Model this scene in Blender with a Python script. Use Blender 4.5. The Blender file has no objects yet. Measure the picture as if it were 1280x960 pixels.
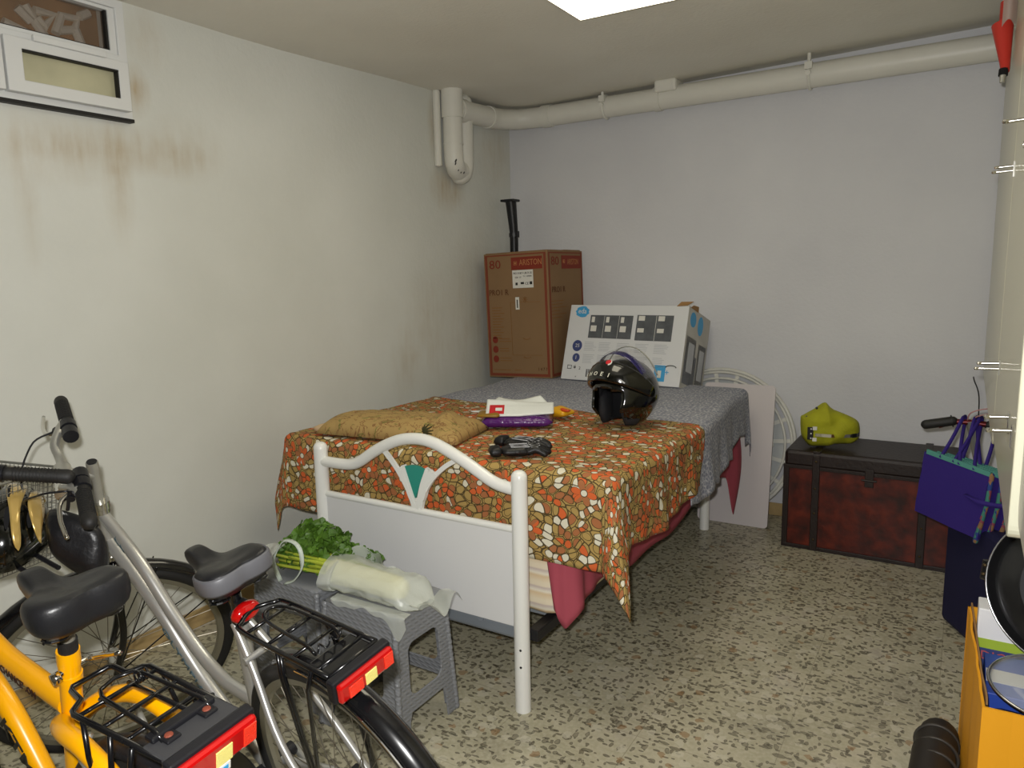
import bpy, bmesh, math, random
from mathutils import Vector, Matrix, noise
rnd = random.Random(7)
SC = bpy.context.scene
COL = SC.collection
R = math.radians
PI = math.pi
# ------------------------------------------------------------------ camera, world, lights, exposure
FPX, CH = 921.4, 1.45
YAW, PIT, ROL = R(31.70), R(8.66), R(-1.15)
_F = Vector((-math.sin(YAW)*math.cos(PIT), math.cos(YAW)*math.cos(PIT), -math.sin(PIT)))
_R = Vector((math.cos(YAW), math.sin(YAW), 0)); _U = _R.cross(_F)
_R, _U = _R*math.cos(ROL)+_U*math.sin(ROL), _U*math.cos(ROL)-_R*math.sin(ROL)
cd = bpy.data.cameras.new('camera'); cam = bpy.data.objects.new('camera', cd); COL.objects.link(cam)
cd.sensor_width = 36; cd.lens = FPX/1280*36; cd.clip_start = .02; cd.clip_end = 60
cam.matrix_world = Matrix(((_R.x, _U.x, -_F.x, 0), (_R.y, _U.y, -_F.y, 0), (_R.z, _U.z, -_F.z, CH), (0, 0, 0, 1)))
SC.camera = cam
SC.view_settings.view_transform = 'Standard'; SC.view_settings.look = 'None'
SC.view_settings.gamma = 1; SC.view_settings.use_curve_mapping = False
SC.view_settings.exposure = 0.0
w = bpy.data.worlds.new('world'); SC.world = w; w.use_nodes = True
w.node_tree.nodes['Background'].inputs[0].default_value = (.30, .31, .33, 1)
w.node_tree.nodes['Background'].inputs[1].default_value = .05
# the camera's flash: a small hot source a hand's breadth up and left of the lens
fl = bpy.data.lights.new('camera_flash', 'SPOT'); fl.energy = 158; fl.shadow_soft_size = .018
fl.spot_size = R(135); fl.spot_blend = .7; fl.color = (1, .99, .965)
flo = bpy.data.objects.new('camera_flash', fl); COL.objects.link(flo)
flo.matrix_world = cam.matrix_world.copy(); flo.location = Vector((0, 0, CH)) - _R*.035 + _U*.06
LAMP_W = 5.0           # radiance of the fluorescent diffuser on the ceiling

# ------------------------------------------------------------------ materials
def srgb(h):
    if isinstance(h, str):
        c = [int(h[i:i+2], 16)/255 for i in (0, 2, 4)]
    else: c = h
    return tuple(((x/12.92) if x <= .04045 else ((x+.055)/1.055)**2.4) for x in c) + (1,)
MATS = {}
def mat(name, col, rough=.55, metal=0, bump=0, bscale=60, coat=0, trans=0, alpha=1, var=0, vscale=5, spec=.5, ior=1.45, emit=None, estr=0):
    m = bpy.data.materials.new(name); m.use_nodes = True; nt = m.node_tree; n = nt.nodes; l = nt.links
    b = n['Principled BSDF']; c = srgb(col) if not (isinstance(col, tuple) and len(col) == 4) else col
    b.inputs['Base Color'].default_value = c; b.inputs['Roughness'].default_value = rough
    b.inputs['Metallic'].default_value = metal; b.inputs['Coat Weight'].default_value = coat
    b.inputs['Transmission Weight'].default_value = trans; b.inputs['Alpha'].default_value = alpha
    b.inputs['Specular IOR Level'].default_value = spec; b.inputs['IOR'].default_value = ior
    tc = n.new('ShaderNodeTexCoord')
    if var:
        t = n.new('ShaderNodeTexNoise'); t.inputs['Scale'].default_value = vscale; t.inputs['Detail'].default_value = 5
        l.new(tc.outputs['Object'], t.inputs['Vector'])
        r = n.new('ShaderNodeValToRGB'); r.color_ramp.elements[0].position = .3; r.color_ramp.elements[1].position = .7
        r.color_ramp.elements[0].color = tuple(x*(1-var) for x in c[:3])+(1,)
        r.color_ramp.elements[1].color = tuple(min(1, x*(1+var)) for x in c[:3])+(1,)
        l.new(t.outputs['Fac'], r.inputs['Fac']); l.new(r.outputs['Color'], b.inputs['Base Color'])
    if bump:
        t = n.new('ShaderNodeTexNoise'); t.inputs['Scale'].default_value = bscale; t.inputs['Detail'].default_value = 4
        l.new(tc.outputs['Object'], t.inputs['Vector'])
        bp = n.new('ShaderNodeBump'); bp.inputs['Strength'].default_value = bump; bp.inputs['Distance'].default_value = .01
        l.new(t.outputs['Fac'], bp.inputs['Height']); l.new(bp.outputs['Normal'], b.inputs['Normal'])
    if emit: b.inputs['Emission Color'].default_value = srgb(emit); b.inputs['Emission Strength'].default_value = estr
    MATS[name] = m; return m
class NT:
    def __init__(s, m): s.m = m; s.n = m.node_tree.nodes; s.l = m.node_tree.links; s.b = s.n['Principled BSDF']
    def new(s, t, ins=None, **kw):
        x = s.n.new(t)
        for k, v in kw.items(): setattr(x, k, v)
        for k, v in (ins or {}).items():
            if hasattr(v, 'links') or isinstance(v, bpy.types.NodeSocket): s.l.new(v, x.inputs[k])
            else: x.inputs[k].default_value = v
        return x
    def math(s, op, a, b=0.0, c=None):
        x = s.n.new('ShaderNodeMath'); x.operation = op
        for i, v in enumerate((a, b) if c is None else (a, b, c)):
            if isinstance(v, bpy.types.NodeSocket): s.l.new(v, x.inputs[i])
            else: x.inputs[i].default_value = v
        return x.outputs[0]
    def mix(s, fac, a, b, bt='MIX'):
        x = s.n.new('ShaderNodeMix'); x.data_type = 'RGBA'; x.blend_type = bt
        for i, v in ((0, fac), (6, a), (7, b)):
            if isinstance(v, bpy.types.NodeSocket): s.l.new(v, x.inputs[i])
            else: x.inputs[i].default_value = v
        return x.outputs[2]
    def ramp(s, f, stops, interp='LINEAR'):
        x = s.n.new('ShaderNodeValToRGB'); x.color_ramp.interpolation = interp; e = x.color_ramp.elements
        while len(e) < len(stops): e.new(.5)
        for i, (p, c) in enumerate(stops): e[i].position = p; e[i].color = c if len(c) == 4 else tuple(c)+(1,)
        s.l.new(f, x.inputs['Fac']); return x.outputs['Color']
    def coord(s, kind='Object', scale=(1, 1, 1), rot=(0, 0, 0), loc=(0, 0, 0)):
        tc = s.n.new('ShaderNodeTexCoord'); mp = s.n.new('ShaderNodeMapping')
        mp.inputs['Scale'].default_value = scale; mp.inputs['Rotation'].default_value = rot; mp.inputs['Location'].default_value = loc
        s.l.new(tc.outputs[kind], mp.inputs['Vector']); return mp.outputs[0]
    def bump(s, h, strength, dist=.01):
        x = s.new('ShaderNodeBump', {'Height': h, 'Strength': strength, 'Distance': dist}); s.l.new(x.outputs[0], s.b.inputs['Normal'])
    def color(s, c): s.l.new(c, s.b.inputs['Base Color'])
G = (0, 0, 0, 1)
M_white = mat('painted_white_metal', 'e9e9e4', .28, coat=.3)
M_panelw = mat('white_laminate', 'dcdcdc', .35)
M_teal = mat('teal_enamel', '2f8f80', .3)
M_black = mat('black_plastic', '16161a', .38, bump=.05, bscale=200)
M_rubber = mat('black_rubber', '1c1b1a', .6, bump=.1, bscale=300)
M_blackm = mat('black_lacquered_wire', '0e0e10', .22, coat=.5)
M_chrome = mat('chrome', 'd8d6d0', .16, 1)
M_alu = mat('brushed_aluminium', 'b9b8b0', .36, .7, var=.08, vscale=30)
M_rimm = mat('aluminium_rim', '94907f', .42, .7)
M_silverp = mat('silver_frame_paint', 'bdbcb8', .30, .65, coat=.5)
M_spoke = mat('steel_spoke', '7d776a', .35, .8)
M_yellow = mat('yellow_frame_paint', 'f0a800', .3, coat=.4, var=.05)
M_redlens = mat('red_lens', 'b00c0c', .12, coat=.8)
M_redglow = mat('red_reflector_glow', 'ff3a22', .2, coat=.6, bump=.5, bscale=500)  # red of the rear reflectors, brightened to carry the flash glow
M_paleglow = mat('pale_flash_return', 'fff08a', .18, coat=.6, bump=.5, bscale=500)  # flash thrown back by the reflector, painted as a pale yellow colour
M_saddle = mat('black_vinyl', '1d1d1f', .36, bump=.05, bscale=250)
M_greyv = mat('grey_vinyl', '606064', .4)
M_decal = mat('dark_decal', '300d05', .4)
M_decalb = mat('black_decal', '120c08', .4)
M_bluedecal = mat('slate_blue_decal', '44606c', .35)

m = M_wall = mat('painted_plaster_left', 'd2d2c6', .75); k = NT(m)
v = k.coord('Object'); n1 = k.new('ShaderNodeTexNoise', {'Vector': v, 'Scale': 1.3, 'Detail': 5})
base = k.ramp(n1.outputs['Fac'], [(.35, srgb('d0d1c9')), (.7, srgb('dcddd6'))])
# damp stains below and beside the window, round the pipe trap and in the far corner
sep = k.new('ShaderNodeSeparateXYZ', {0: v})
def blob(y, z, ry, rz):
    a = k.math('DIVIDE', k.math('SUBTRACT', sep.outputs[1], y), ry); b = k.math('DIVIDE', k.math('SUBTRACT', sep.outputs[2], z), rz)
    d = k.math('SQRT', k.math('ADD', k.math('MULTIPLY', a, a), k.math('MULTIPLY', b, b)))
    return k.math('MAXIMUM', k.math('SUBTRACT', 1.0, d), 0.0)
tot = None
for y, z, ry, rz, s in ((1.72, 2.14, .07, .11, 1.0), (1.9, 1.95, .22, .14, .5), (1.65, 1.92, .4, .1, .7), (1.62, 1.83, .07, .3, .6), (1.4, 1.9, .3, .15, .5), (1.3, 1.75, .05, .3, .4), (3.66, 1.95, .2, .16, 1.0), (3.52, 2.28, .05, .2, .7), (4.2, 2.2, .25, .25, .5), (3.9, 1.2, .3, .6, .5), (3.45, 1.1, .3, .45, .4), (1.78, 2.35, .1, .15, .4), (3.2, .95, .15, .25, .4)):
    q = k.math('MULTIPLY', blob(y, z, ry, rz), s*1.6); tot = q if tot is None else k.math('ADD', tot, q)
vs = k.coord('Object', scale=(1, 9, 1.6)); n2 = k.new('ShaderNodeTexNoise', {'Vector': vs, 'Scale': 3.0, 'Detail': 6})
n3 = k.new('ShaderNodeTexNoise', {'Vector': v, 'Scale': 11.0, 'Detail': 6})
sf = k.math('MULTIPLY', k.math('MULTIPLY', tot, k.math('POWER', n2.outputs['Fac'], 1.3)), k.math('POWER', n3.outputs['Fac'], .8))
sf = k.math('MINIMUM', k.math('MULTIPLY', sf, 1.25), .75)
k.color(k.mix(sf, base, srgb('a98f62')))
n4 = k.new('ShaderNodeTexNoise', {'Vector': v, 'Scale': 45.0, 'Detail': 5}); n5 = k.new('ShaderNodeTexNoise', {'Vector': v, 'Scale': 4.0, 'Detail': 3})
k.bump(k.math('ADD', k.math('MULTIPLY', n4.outputs['Fac'], .35), n5.outputs['Fac']), .35, .012)

def plaster(name, a, b, bs=.3):
    m = mat(name, a, .75); k = NT(m); v = k.coord('Object')
    n1 = k.new('ShaderNodeTexNoise', {'Vector': v, 'Scale': 1.6, 'Detail': 5}); k.color(k.ramp(n1.outputs['Fac'], [(.35, srgb(a)), (.7, srgb(b))]))
    n4 = k.new('ShaderNodeTexNoise', {'Vector': v, 'Scale': 55.0, 'Detail': 5}); k.bump(n4.outputs['Fac'], bs, .006); return m
M_wallfar = plaster('painted_plaster_far', 'cfcfd2', 'd8d8da')
M_ceil = plaster('ceiling_plaster', 'dcd8cc', 'e4e1d6')
M_pipe = mat('painted_pipe', 'dbd9cf', .4, bump=.12, bscale=25, var=.03)

m = M_floor = mat('terrazzo', 'a9a38c', .33); k = NT(m); v = k.coord('Object')
nz = k.new('ShaderNodeTexNoise', {'Vector': v, 'Scale': 3.2, 'Detail': 6, 'Roughness': .6})
base = k.ramp(nz.outputs['Fac'], [(.3, srgb('99947f')), (.46, srgb('aba68d')), (.6, srgb('b8b29a')), (.72, srgb('a59d92'))])
nz2 = k.new('ShaderNodeTexNoise', {'Vector': v, 'Scale': 70.0, 'Detail': 3}); base = k.mix(k.ramp(nz2.outputs['Fac'], [(.4, (0, 0, 0)), (.75, (.45, .45, .45))]), base, srgb('cfc9b4'))
dn = k.new('ShaderNodeTexNoise', {'Vector': v, 'Scale': 38.0, 'Detail': 2})
for i, (sc, rot, thr, col, rad) in enumerate((((19, 42, 1), .5, .66, '66614f', .19), ((34, 21, 1), .15, .72, '7a7462', .19), ((27, 58, 1), -.6, .60, '4c453a', .17), ((50, 30, 1), .9, .66, '5f5746', .18), ((24, 24, 1), .2, .93, '94744e', .24), ((22, 22, 1), 1.2, .85, 'c6c1ad', .30))):
    vv = k.new('ShaderNodeVectorMath', {0: v, 1: dn.outputs['Color']}, operation='ADD') if False else None
    vm = k.coord('Object', scale=sc, rot=(0, 0, rot), loc=(i*3.1, i*1.7, 0))
    va = k.new('ShaderNodeVectorMath', {0: vm, 1: k.new('ShaderNodeVectorMath', {0: dn.outputs['Color'], 1: (.7, .7, 0)}, operation='MULTIPLY').outputs[0]}, operation='ADD').outputs[0]
    vo = k.new('ShaderNodeTexVoronoi', {'Vector': va, 'Scale': 1.0, 'Randomness': 1.0}, voronoi_dimensions='2D')
    sepc = k.new('ShaderNodeSeparateColor', {0: vo.outputs['Color']})
    on = k.math('GREATER_THAN', sepc.outputs[0], thr)
    rr = k.math('MULTIPLY', sepc.outputs[1], .14); ins = k.math('LESS_THAN', vo.outputs['Distance'], k.math('ADD', rr, rad))
    edge = k.math('GREATER_THAN', vo.outputs['Distance'], k.math('SUBTRACT', k.math('ADD', rr, rad), .10))
    cc = srgb(col); dark = tuple(x*.45 for x in cc[:3])+(1,) if i < 4 else cc
    chip = k.mix(edge, cc, dark)
    base = k.mix(k.math('MULTIPLY', k.math('MULTIPLY', on, ins), .64), base, chip)
br = k.new('ShaderNodeTexBrick', {'Vector': k.coord('Object'), 'Scale': 1.0, 'Mortar Size': .0014, 'Brick Width': .4, 'Row Height': .4, 'Color1': (0, 0, 0, 1), 'Color2': (0, 0, 0, 1), 'Mortar': (1, 1, 1, 1)}, offset=0.0)
k.color(k.mix(k.math('MULTIPLY', br.outputs['Fac'], .35), base, srgb('6b6655')))

M_base = mat('beige_marbled_tile', 'ad9468', .3, var=.25, vscale=8)

m = M_floral = mat('orange_floral_cotton', 'b8763a', .85); k = NT(m); uv = k.coord('UV')
dn = k.new('ShaderNodeTexNoise', {'Vector': uv, 'Scale': 9.0, 'Detail': 1})
va = k.new('ShaderNodeVectorMath', {0: uv, 1: k.new('ShaderNodeVectorMath', {0: dn.outputs['Color'], 1: (.07, .07, 0)}, operation='MULTIPLY').outputs[0]}, operation='ADD').outputs[0]
OR, BR, TA, CRM, OUT = srgb('d0622f'), srgb('a5683f'), srgb('ab8f52'), srgb('d9d3bd'), srgb('43351a')
v1 = k.new('ShaderNodeTexVoronoi', {'Vector': va, 'Scale': 36.0, 'Randomness': .95}, voronoi_dimensions='2D')
e1 = k.new('ShaderNodeTexVoronoi', {'Vector': va, 'Scale': 36.0, 'Randomness': .95}, voronoi_dimensions='2D', feature='DISTANCE_TO_EDGE')
s1 = k.new('ShaderNodeSeparateColor', {0: v1.outputs['Color']})
c1 = k.ramp(s1.outputs[0], [(0, OR), (.23, BR), (.48, TA), (.82, CRM)], 'CONSTANT')
c1 = k.mix(k.math('LESS_THAN', v1.outputs['Distance'], .50), TA, c1)
ring = k.math('MULTIPLY', k.math('GREATER_THAN', v1.outputs['Distance'], .46), k.math('LESS_THAN', v1.outputs['Distance'], .53))
c1 = k.mix(k.math('MULTIPLY', k.math('MAXIMUM', k.math('LESS_THAN', e1.outputs['Distance'], .065), ring), .95), c1, OUT)
# flower heads: petals round a pale eye, scattered over the ground of drops
b1 = k.new('ShaderNodeTexVoronoi', {'Vector': uv, 'Scale': 8.5, 'Randomness': .75}, voronoi_dimensions='2D')
dl = k.new('ShaderNodeVectorMath', {0: uv, 1: b1.outputs['Position']}, operation='SUBTRACT'); ds = k.new('ShaderNodeSeparateXYZ', {0: dl.outputs[0]})
rr0 = k.math('SQRT', k.math('ADD', k.math('MULTIPLY', ds.outputs[0], ds.outputs[0]), k.math('MULTIPLY', ds.outputs[1], ds.outputs[1])))
sc0 = k.new('ShaderNodeSeparateColor', {0: b1.outputs['Color']})
th0 = k.math('ADD', k.math('ARCTAN2', ds.outputs[1], ds.outputs[0]), k.math('MULTIPLY', sc0.outputs[0], 6.0))
pc0 = k.math('ABSOLUTE', k.math('COSINE', k.math('MULTIPLY', th0, 3.0)))
Rp = k.math('MULTIPLY', k.math('ADD', k.math('MULTIPLY', k.math('POWER', pc0, .7), .66), .34), .043)
ins0 = k.math('MULTIPLY', k.math('LESS_THAN', rr0, Rp), k.math('LESS_THAN', sc0.outputs[1], .6))
lin0 = k.math('MULTIPLY', ins0, k.math('GREATER_THAN', rr0, k.math('SUBTRACT', Rp, .0028)))
sect = k.math('LESS_THAN', k.math('SINE', k.math('ADD', k.math('MULTIPLY', th0, 2.0), 1.0)), 0.1)
pet = k.mix(sect, OR, BR)
pet = k.mix(k.math('LESS_THAN', rr0, .012), pet, OUT); pet = k.mix(k.math('LESS_THAN', rr0, .0095), pet, CRM)
pet = k.mix(lin0, pet, OUT)
c1 = k.mix(ins0, c1, pet); k.color(c1)
nb = k.new('ShaderNodeTexNoise', {'Vector': uv, 'Scale': 9.0, 'Detail': 3}); k.bump(nb.outputs['Fac'], .5, .02)

m = M_greycov = mat('grey_blue_cotton', '8c8f9c', .9); k = NT(m); uv = k.coord('UV', scale=(1, 1, 1))
a1 = k.new('ShaderNodeTexVoronoi', {'Vector': uv, 'Scale': 55.0}, voronoi_dimensions='2D', feature='DISTANCE_TO_EDGE')
a2 = k.new('ShaderNodeTexNoise', {'Vector': uv, 'Scale': 45.0, 'Detail': 4, 'Roughness': .75})
f = k.math('ADD', k.math('MULTIPLY', a1.outputs['Distance'], .8), k.math('MULTIPLY', a2.outputs['Fac'], .9))
k.color(k.ramp(f, [(.40, srgb('c2c3c8')), (.54, srgb('9c9ea9')), (.72, srgb('7d808f'))])); k.bump(a2.outputs['Fac'], .3, .008)
M_pink = mat('dusty_pink_sheet', 'a84a58', .85, bump=.3, bscale=12)
m = M_matt = mat('striped_mattress_ticking', 'e0d3b8', .8); k = NT(m); sp = k.new('ShaderNodeSeparateXYZ', {0: k.coord('Object')})
wv = k.math('FRACT', k.math('MULTIPLY', sp.outputs[2], 16.0)); k.color(k.ramp(wv, [(0, srgb('e6d9be')), (.35, srgb('dcc39c')), (.5, srgb('e9e2cf')), (.7, srgb('c9b9b0')), (.8, srgb('e6d9be'))]))
M_steelb = mat('grey_blue_steel', '8d949c', .35, .3)
m = M_quilt = mat('tan_floral_quilt', 'a3854f', .85); k = NT(m); o = k.coord('UV')
q1 = k.new('ShaderNodeTexNoise', {'Vector': o, 'Scale': 26.0, 'Detail': 3, 'Distortion': 1.5}); q2 = k.new('ShaderNodeTexNoise', {'Vector': o, 'Scale': 9.0, 'Detail': 2, 'Distortion': 2.5})
c = k.ramp(q1.outputs['Fac'], [(.55, srgb('ab8e57')), (.60, srgb('7a5230')), (.65, srgb('ab8e57'))])
c = k.mix(k.ramp(q2.outputs['Fac'], [(.60, (0, 0, 0)), (.63, (1, 1, 1)), (.66, (0, 0, 0))]), c, srgb('5d6a2c')); k.color(c); k.bump(q2.outputs['Fac'], .4, .02)

m = M_cardb = mat('brown_cardboard', '856848', .8, var=.05, vscale=3)
M_cdark = mat('brown_cardboard_edge', '7d5127', .85)
M_redp = mat('red_print', '7c3822', .7); M_redp2 = mat('dark_red_print', '7d2a18', .7)
M_ink = mat('brown_ink', '5a3013', .75); M_inkf = mat('faded_ink', '86592b', .8); M_inkb = mat('black_ink', '222222', .6)
M_label = mat('white_paper_label', 'd9d7cf', .6)
M_ctn = mat('white_carton', 'd4d5d6', .5); M_ctns = mat('grey_carton_side', 'b9b6ae', .6, var=.12, vscale=9)
M_pgrey = mat('grey_print', '55585c', .5, var=.2, vscale=20); M_pgrey2 = mat('light_grey_print', 'b4b6ba', .6)
M_pblue = mat('blue_print', '3f9cd0', .5); M_pnavy = mat('navy_print', '3b4678', .5); M_pmid = mat('mid_grey_print', '83868c', .55, var=.15)
M_lens = mat('clear_plastic', 'ffffff', .05, trans=1, ior=1.02, alpha=.35)
m = M_visor = mat('clear_visor', '9a9ca8', .04, alpha=.10, spec=.6)
M_purple = mat('purple_nonwoven', '2c1a70', .8, bump=.15, bscale=150); M_turq = mat('turquoise_lining', '4f8f84', .8)
m = M_gusset = mat('patterned_gusset', '3c6f80', .8); k = NT(m); g = k.new('ShaderNodeTexVoronoi', {'Vector': k.coord('Object'), 'Scale': 60.0}); s1 = k.new('ShaderNodeSeparateColor', {0: g.outputs['Color']})
k.color(k.ramp(s1.outputs[0], [(0, srgb('8a4552')), (.25, srgb('243f80')), (.5, srgb('3f7c70')), (.75, srgb('8c6a48')), (.88, srgb('2c2470'))], 'CONSTANT'))
M_navy = mat('navy_fabric', '12123a', .75, bump=.1, bscale=200)
m = M_chest = mat('red_brown_leatherette', '43150c', .42); k = NT(m); g = k.new('ShaderNodeTexNoise', {'Vector': k.coord('Object'), 'Scale': 14.0, 'Detail': 5})
k.color(k.ramp(g.outputs['Fac'], [(.3, srgb('2a0d08')), (.5, srgb('4e170c')), (.7, srgb('6a2412'))])); k.bump(g.outputs['Fac'], .25, .01)
M_chestd = mat('dark_leatherette', '221714', .45, bump=.2, bscale=60, var=.2)
M_brass = mat('aged_brass', '4a3c26', .5, .7)
M_lime = mat('lime_green_canvas', 'a6a61c', .8, bump=.3, bscale=120, var=.1, vscale=14)
M_cream = mat('cream_sheet_metal', 'd4d2bb', .3, coat=.2)
M_creamw = mat('white_enamel_metal', 'e4e2d8', .3, coat=.2)
M_redplast = mat('red_plastic', 'c8372c', .4); M_clearw = mat('milky_film', 'c4c6bc', .35, alpha=.6)
M_orange = mat('yellow_orange_corrugated_board', 'f2a81c', .6, bump=.15, bscale=8); M_kraft = mat('kraft_board', '9a7548', .85)
M_blue = mat('blue_box_print', '2a49a8', .5); M_grn = mat('lime_print', 'a8c23c', .5); M_whitep = mat('white_carton_paper', 'f0f0f2', .5)
M_stool = mat('grey_woven_plastic', '828488', .34); k = NT(M_stool)
o = k.coord('Object', scale=(1, 1, 1)); w1 = k.new('ShaderNodeTexChecker', {'Vector': k.coord('Object', rot=(.0, .6, .785)), 'Scale': 75.0})
w2 = k.new('ShaderNodeTexWave', {'Vector': o, 'Scale': 22.0, 'Distortion': 0.0}, bands_direction='Z'); w3 = k.new('ShaderNodeTexWave', {'Vector': o, 'Scale': 22.0}, bands_direction='DIAGONAL')
k.bump(k.math('MULTIPLY', w2.outputs['Fac'], w3.outputs['Fac']), .5, .004)
M_leaf = mat('celery_leaf', '4a6c20', .5, var=.35, vscale=25); M_stalk = mat('celery_stalk', 'aab83c', .4, var=.15, vscale=20); M_root = mat('celery_base', 'e6e2b0', .45, var=.08)
M_film = mat('milky_plastic_film', 'dfe4dc', .28, alpha=.5, bump=.6, bscale=25)
M_filmh = mat('milky_plastic_handle', 'd4dfd4', .3, alpha=.8)
M_helm = mat('black_helmet_lacquer', '0b0c09', .14, coat=.6); M_pad = mat('charcoal_helmet_padding', '1c1d20', .8, bump=.2, bscale=90); M_inner = mat('black_lining', '0c0c0f', .9)
M_gold = mat('gold_shell', 'cfae62', .22, .45, coat=1)
M_glass = mat('glass', 'ffffff', .03, trans=1)
M_steel = mat('stainless_steel', 'c9c9cc', .2, 1)
M_frost = mat('dirty_frosted_glass', 'b5b192', .3, var=.12, vscale=7)
m = M_pane = mat('window_glass', '8d7a68', .05, alpha=.22, spec=.9)
M_brownboard = mat('brown_board_colour', 'a87a4c', .7, var=.45, vscale=4); M_pale = mat('pale_strokes_colour', 'e8e0d0', .7)
M_alum2 = mat('white_window_aluminium', 'd9dad8', .35)
M_violet = mat('violet_plastic_film', '53206a', .22, bump=.5, bscale=40); M_paperw = mat('white_polythene', 'dfe2de', .35, bump=.25, bscale=20)
M_yel = mat('mustard_plastic', 'd8a01c', .4); M_orangeb = mat('orange_print', 'c84a1c', .5); M_redb = mat('red_square_print', 'c02028', .5)
M_glove = mat('black_leather_glove', '0f0f11', .45, bump=.3, bscale=60); M_glovel = mat('silver_piping', 'b8b8ba', .4)
M_wire = mat('grey_wire_mesh', '8a8a84', .4, .7)
M_dome = mat('clear_lid', 'dfe6ea', .05, alpha=.25, spec=1.0)

# ------------------------------------------------------------------ mesh helpers
MW = {}
def B(): return bmesh.new()
def setp(o, label=None, cat=None, group=None, kind=None):
    if label: o['label'] = label
    if cat: o['category'] = cat
    if group: o['group'] = group
    if kind: o['kind'] = kind
    return o
def obj(name, bm, m, parent=None, smooth=False, world=False, label=None, bevel=0, solid=0, sub=0, off=0):
    if parent is not None and world: bm.transform(MW[parent].inverted())
    bmesh.ops.recalc_face_normals(bm, faces=bm.faces[:])
    me = bpy.data.meshes.new(name); bm.to_mesh(me); bm.free()
    o = bpy.data.objects.new(name, me); COL.objects.link(o)
    for q in (m if isinstance(m, (list, tuple)) else [m]): me.materials.append(q)
    if smooth:
        me.polygons.foreach_set('use_smooth', [True]*len(me.polygons))
        if smooth is not True: me.set_sharp_from_angle(angle=R(smooth))
    if solid:
        s = o.modifiers.new('s', 'SOLIDIFY'); s.thickness = solid; s.offset = off
    if bevel:
        b = o.modifiers.new('b', 'BEVEL'); b.width = bevel; b.segments = 2; b.limit_method = 'ANGLE'; b.angle_limit = R(40)
    if sub:
        s = o.modifiers.new('u', 'SUBSURF'); s.levels = sub; s.render_levels = sub
    if parent is not None: o.parent = parent; MW[o] = MW[parent]
    else: MW[o] = Matrix.Identity(4)
    if label: o['label'] = label
    return o
def objs(name, bm, m, parent=None, **kw):
    """one object for every loose piece of bm"""
    seen = set(); out = []
    bm.verts.index_update(); bm.verts.ensure_lookup_table()
    for v in bm.verts:
        if v.index in seen: continue
        st, comp = [v], []; seen.add(v.index)
        while st:
            q = st.pop(); comp.append(q)
            for e in q.link_edges:
                o_ = e.other_vert(q)
                if o_.index not in seen: seen.add(o_.index); st.append(o_)
        b2 = bmesh.new(); mp = {q: b2.verts.new(q.co) for q in comp}; fs = set(f for q in comp for f in q.link_faces)
        for f in fs: b2.faces.new([mp[q] for q in f.verts])
        out.append(obj(name, b2, m, parent, **kw))
    bm.free(); return out
def thing(name, label, cat, loc=(0, 0, 0), rot=(0, 0, 0), group=None):
    o = bpy.data.objects.new(name, None); COL.objects.link(o); o.empty_display_size = .1
    o.location = loc; o.rotation_euler = rot
    from mathutils import Euler
    MW[o] = Matrix.Translation(loc) @ Euler(rot).to_matrix().to_4x4()
    return setp(o, label, cat, group)
def box(bm, c, s, M=None, rz=0):
    r = bmesh.ops.create_cube(bm, size=1)['verts']
    T = Matrix.Translation(c) @ Matrix.Rotation(rz, 4, 'Z') @ Matrix.Diagonal((s[0], s[1], s[2], 1))
    bmesh.ops.transform(bm, matrix=(M @ T) if M is not None else T, verts=r); return r
def box2(bm, lo, hi, M=None):
    return box(bm, [(a+b)/2 for a, b in zip(lo, hi)], [abs(b-a) for a, b in zip(lo, hi)], M)
def cr(pts, n=6, closed=False):
    P = [Vector(p) for p in pts]; out = []; N = len(P)
    rng = range(N) if closed else range(N-1)
    for i in rng:
        p1, p2 = P[i], P[(i+1) % N]
        p0 = P[(i-1) % N] if (closed or i > 0) else p1*2-p2
        p3 = P[(i+2) % N] if (closed or i+2 < N) else p2*2-p1
        for j in range(n):
            t = j/n; t2 = t*t; t3 = t2*t
            out.append(.5*((2*p1)+(p2-p0)*t+(2*p0-5*p1+4*p2-p3)*t2+(3*p1-p0-3*p2+p3)*t3))
    if not closed: out.append(P[-1])
    return out
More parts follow.
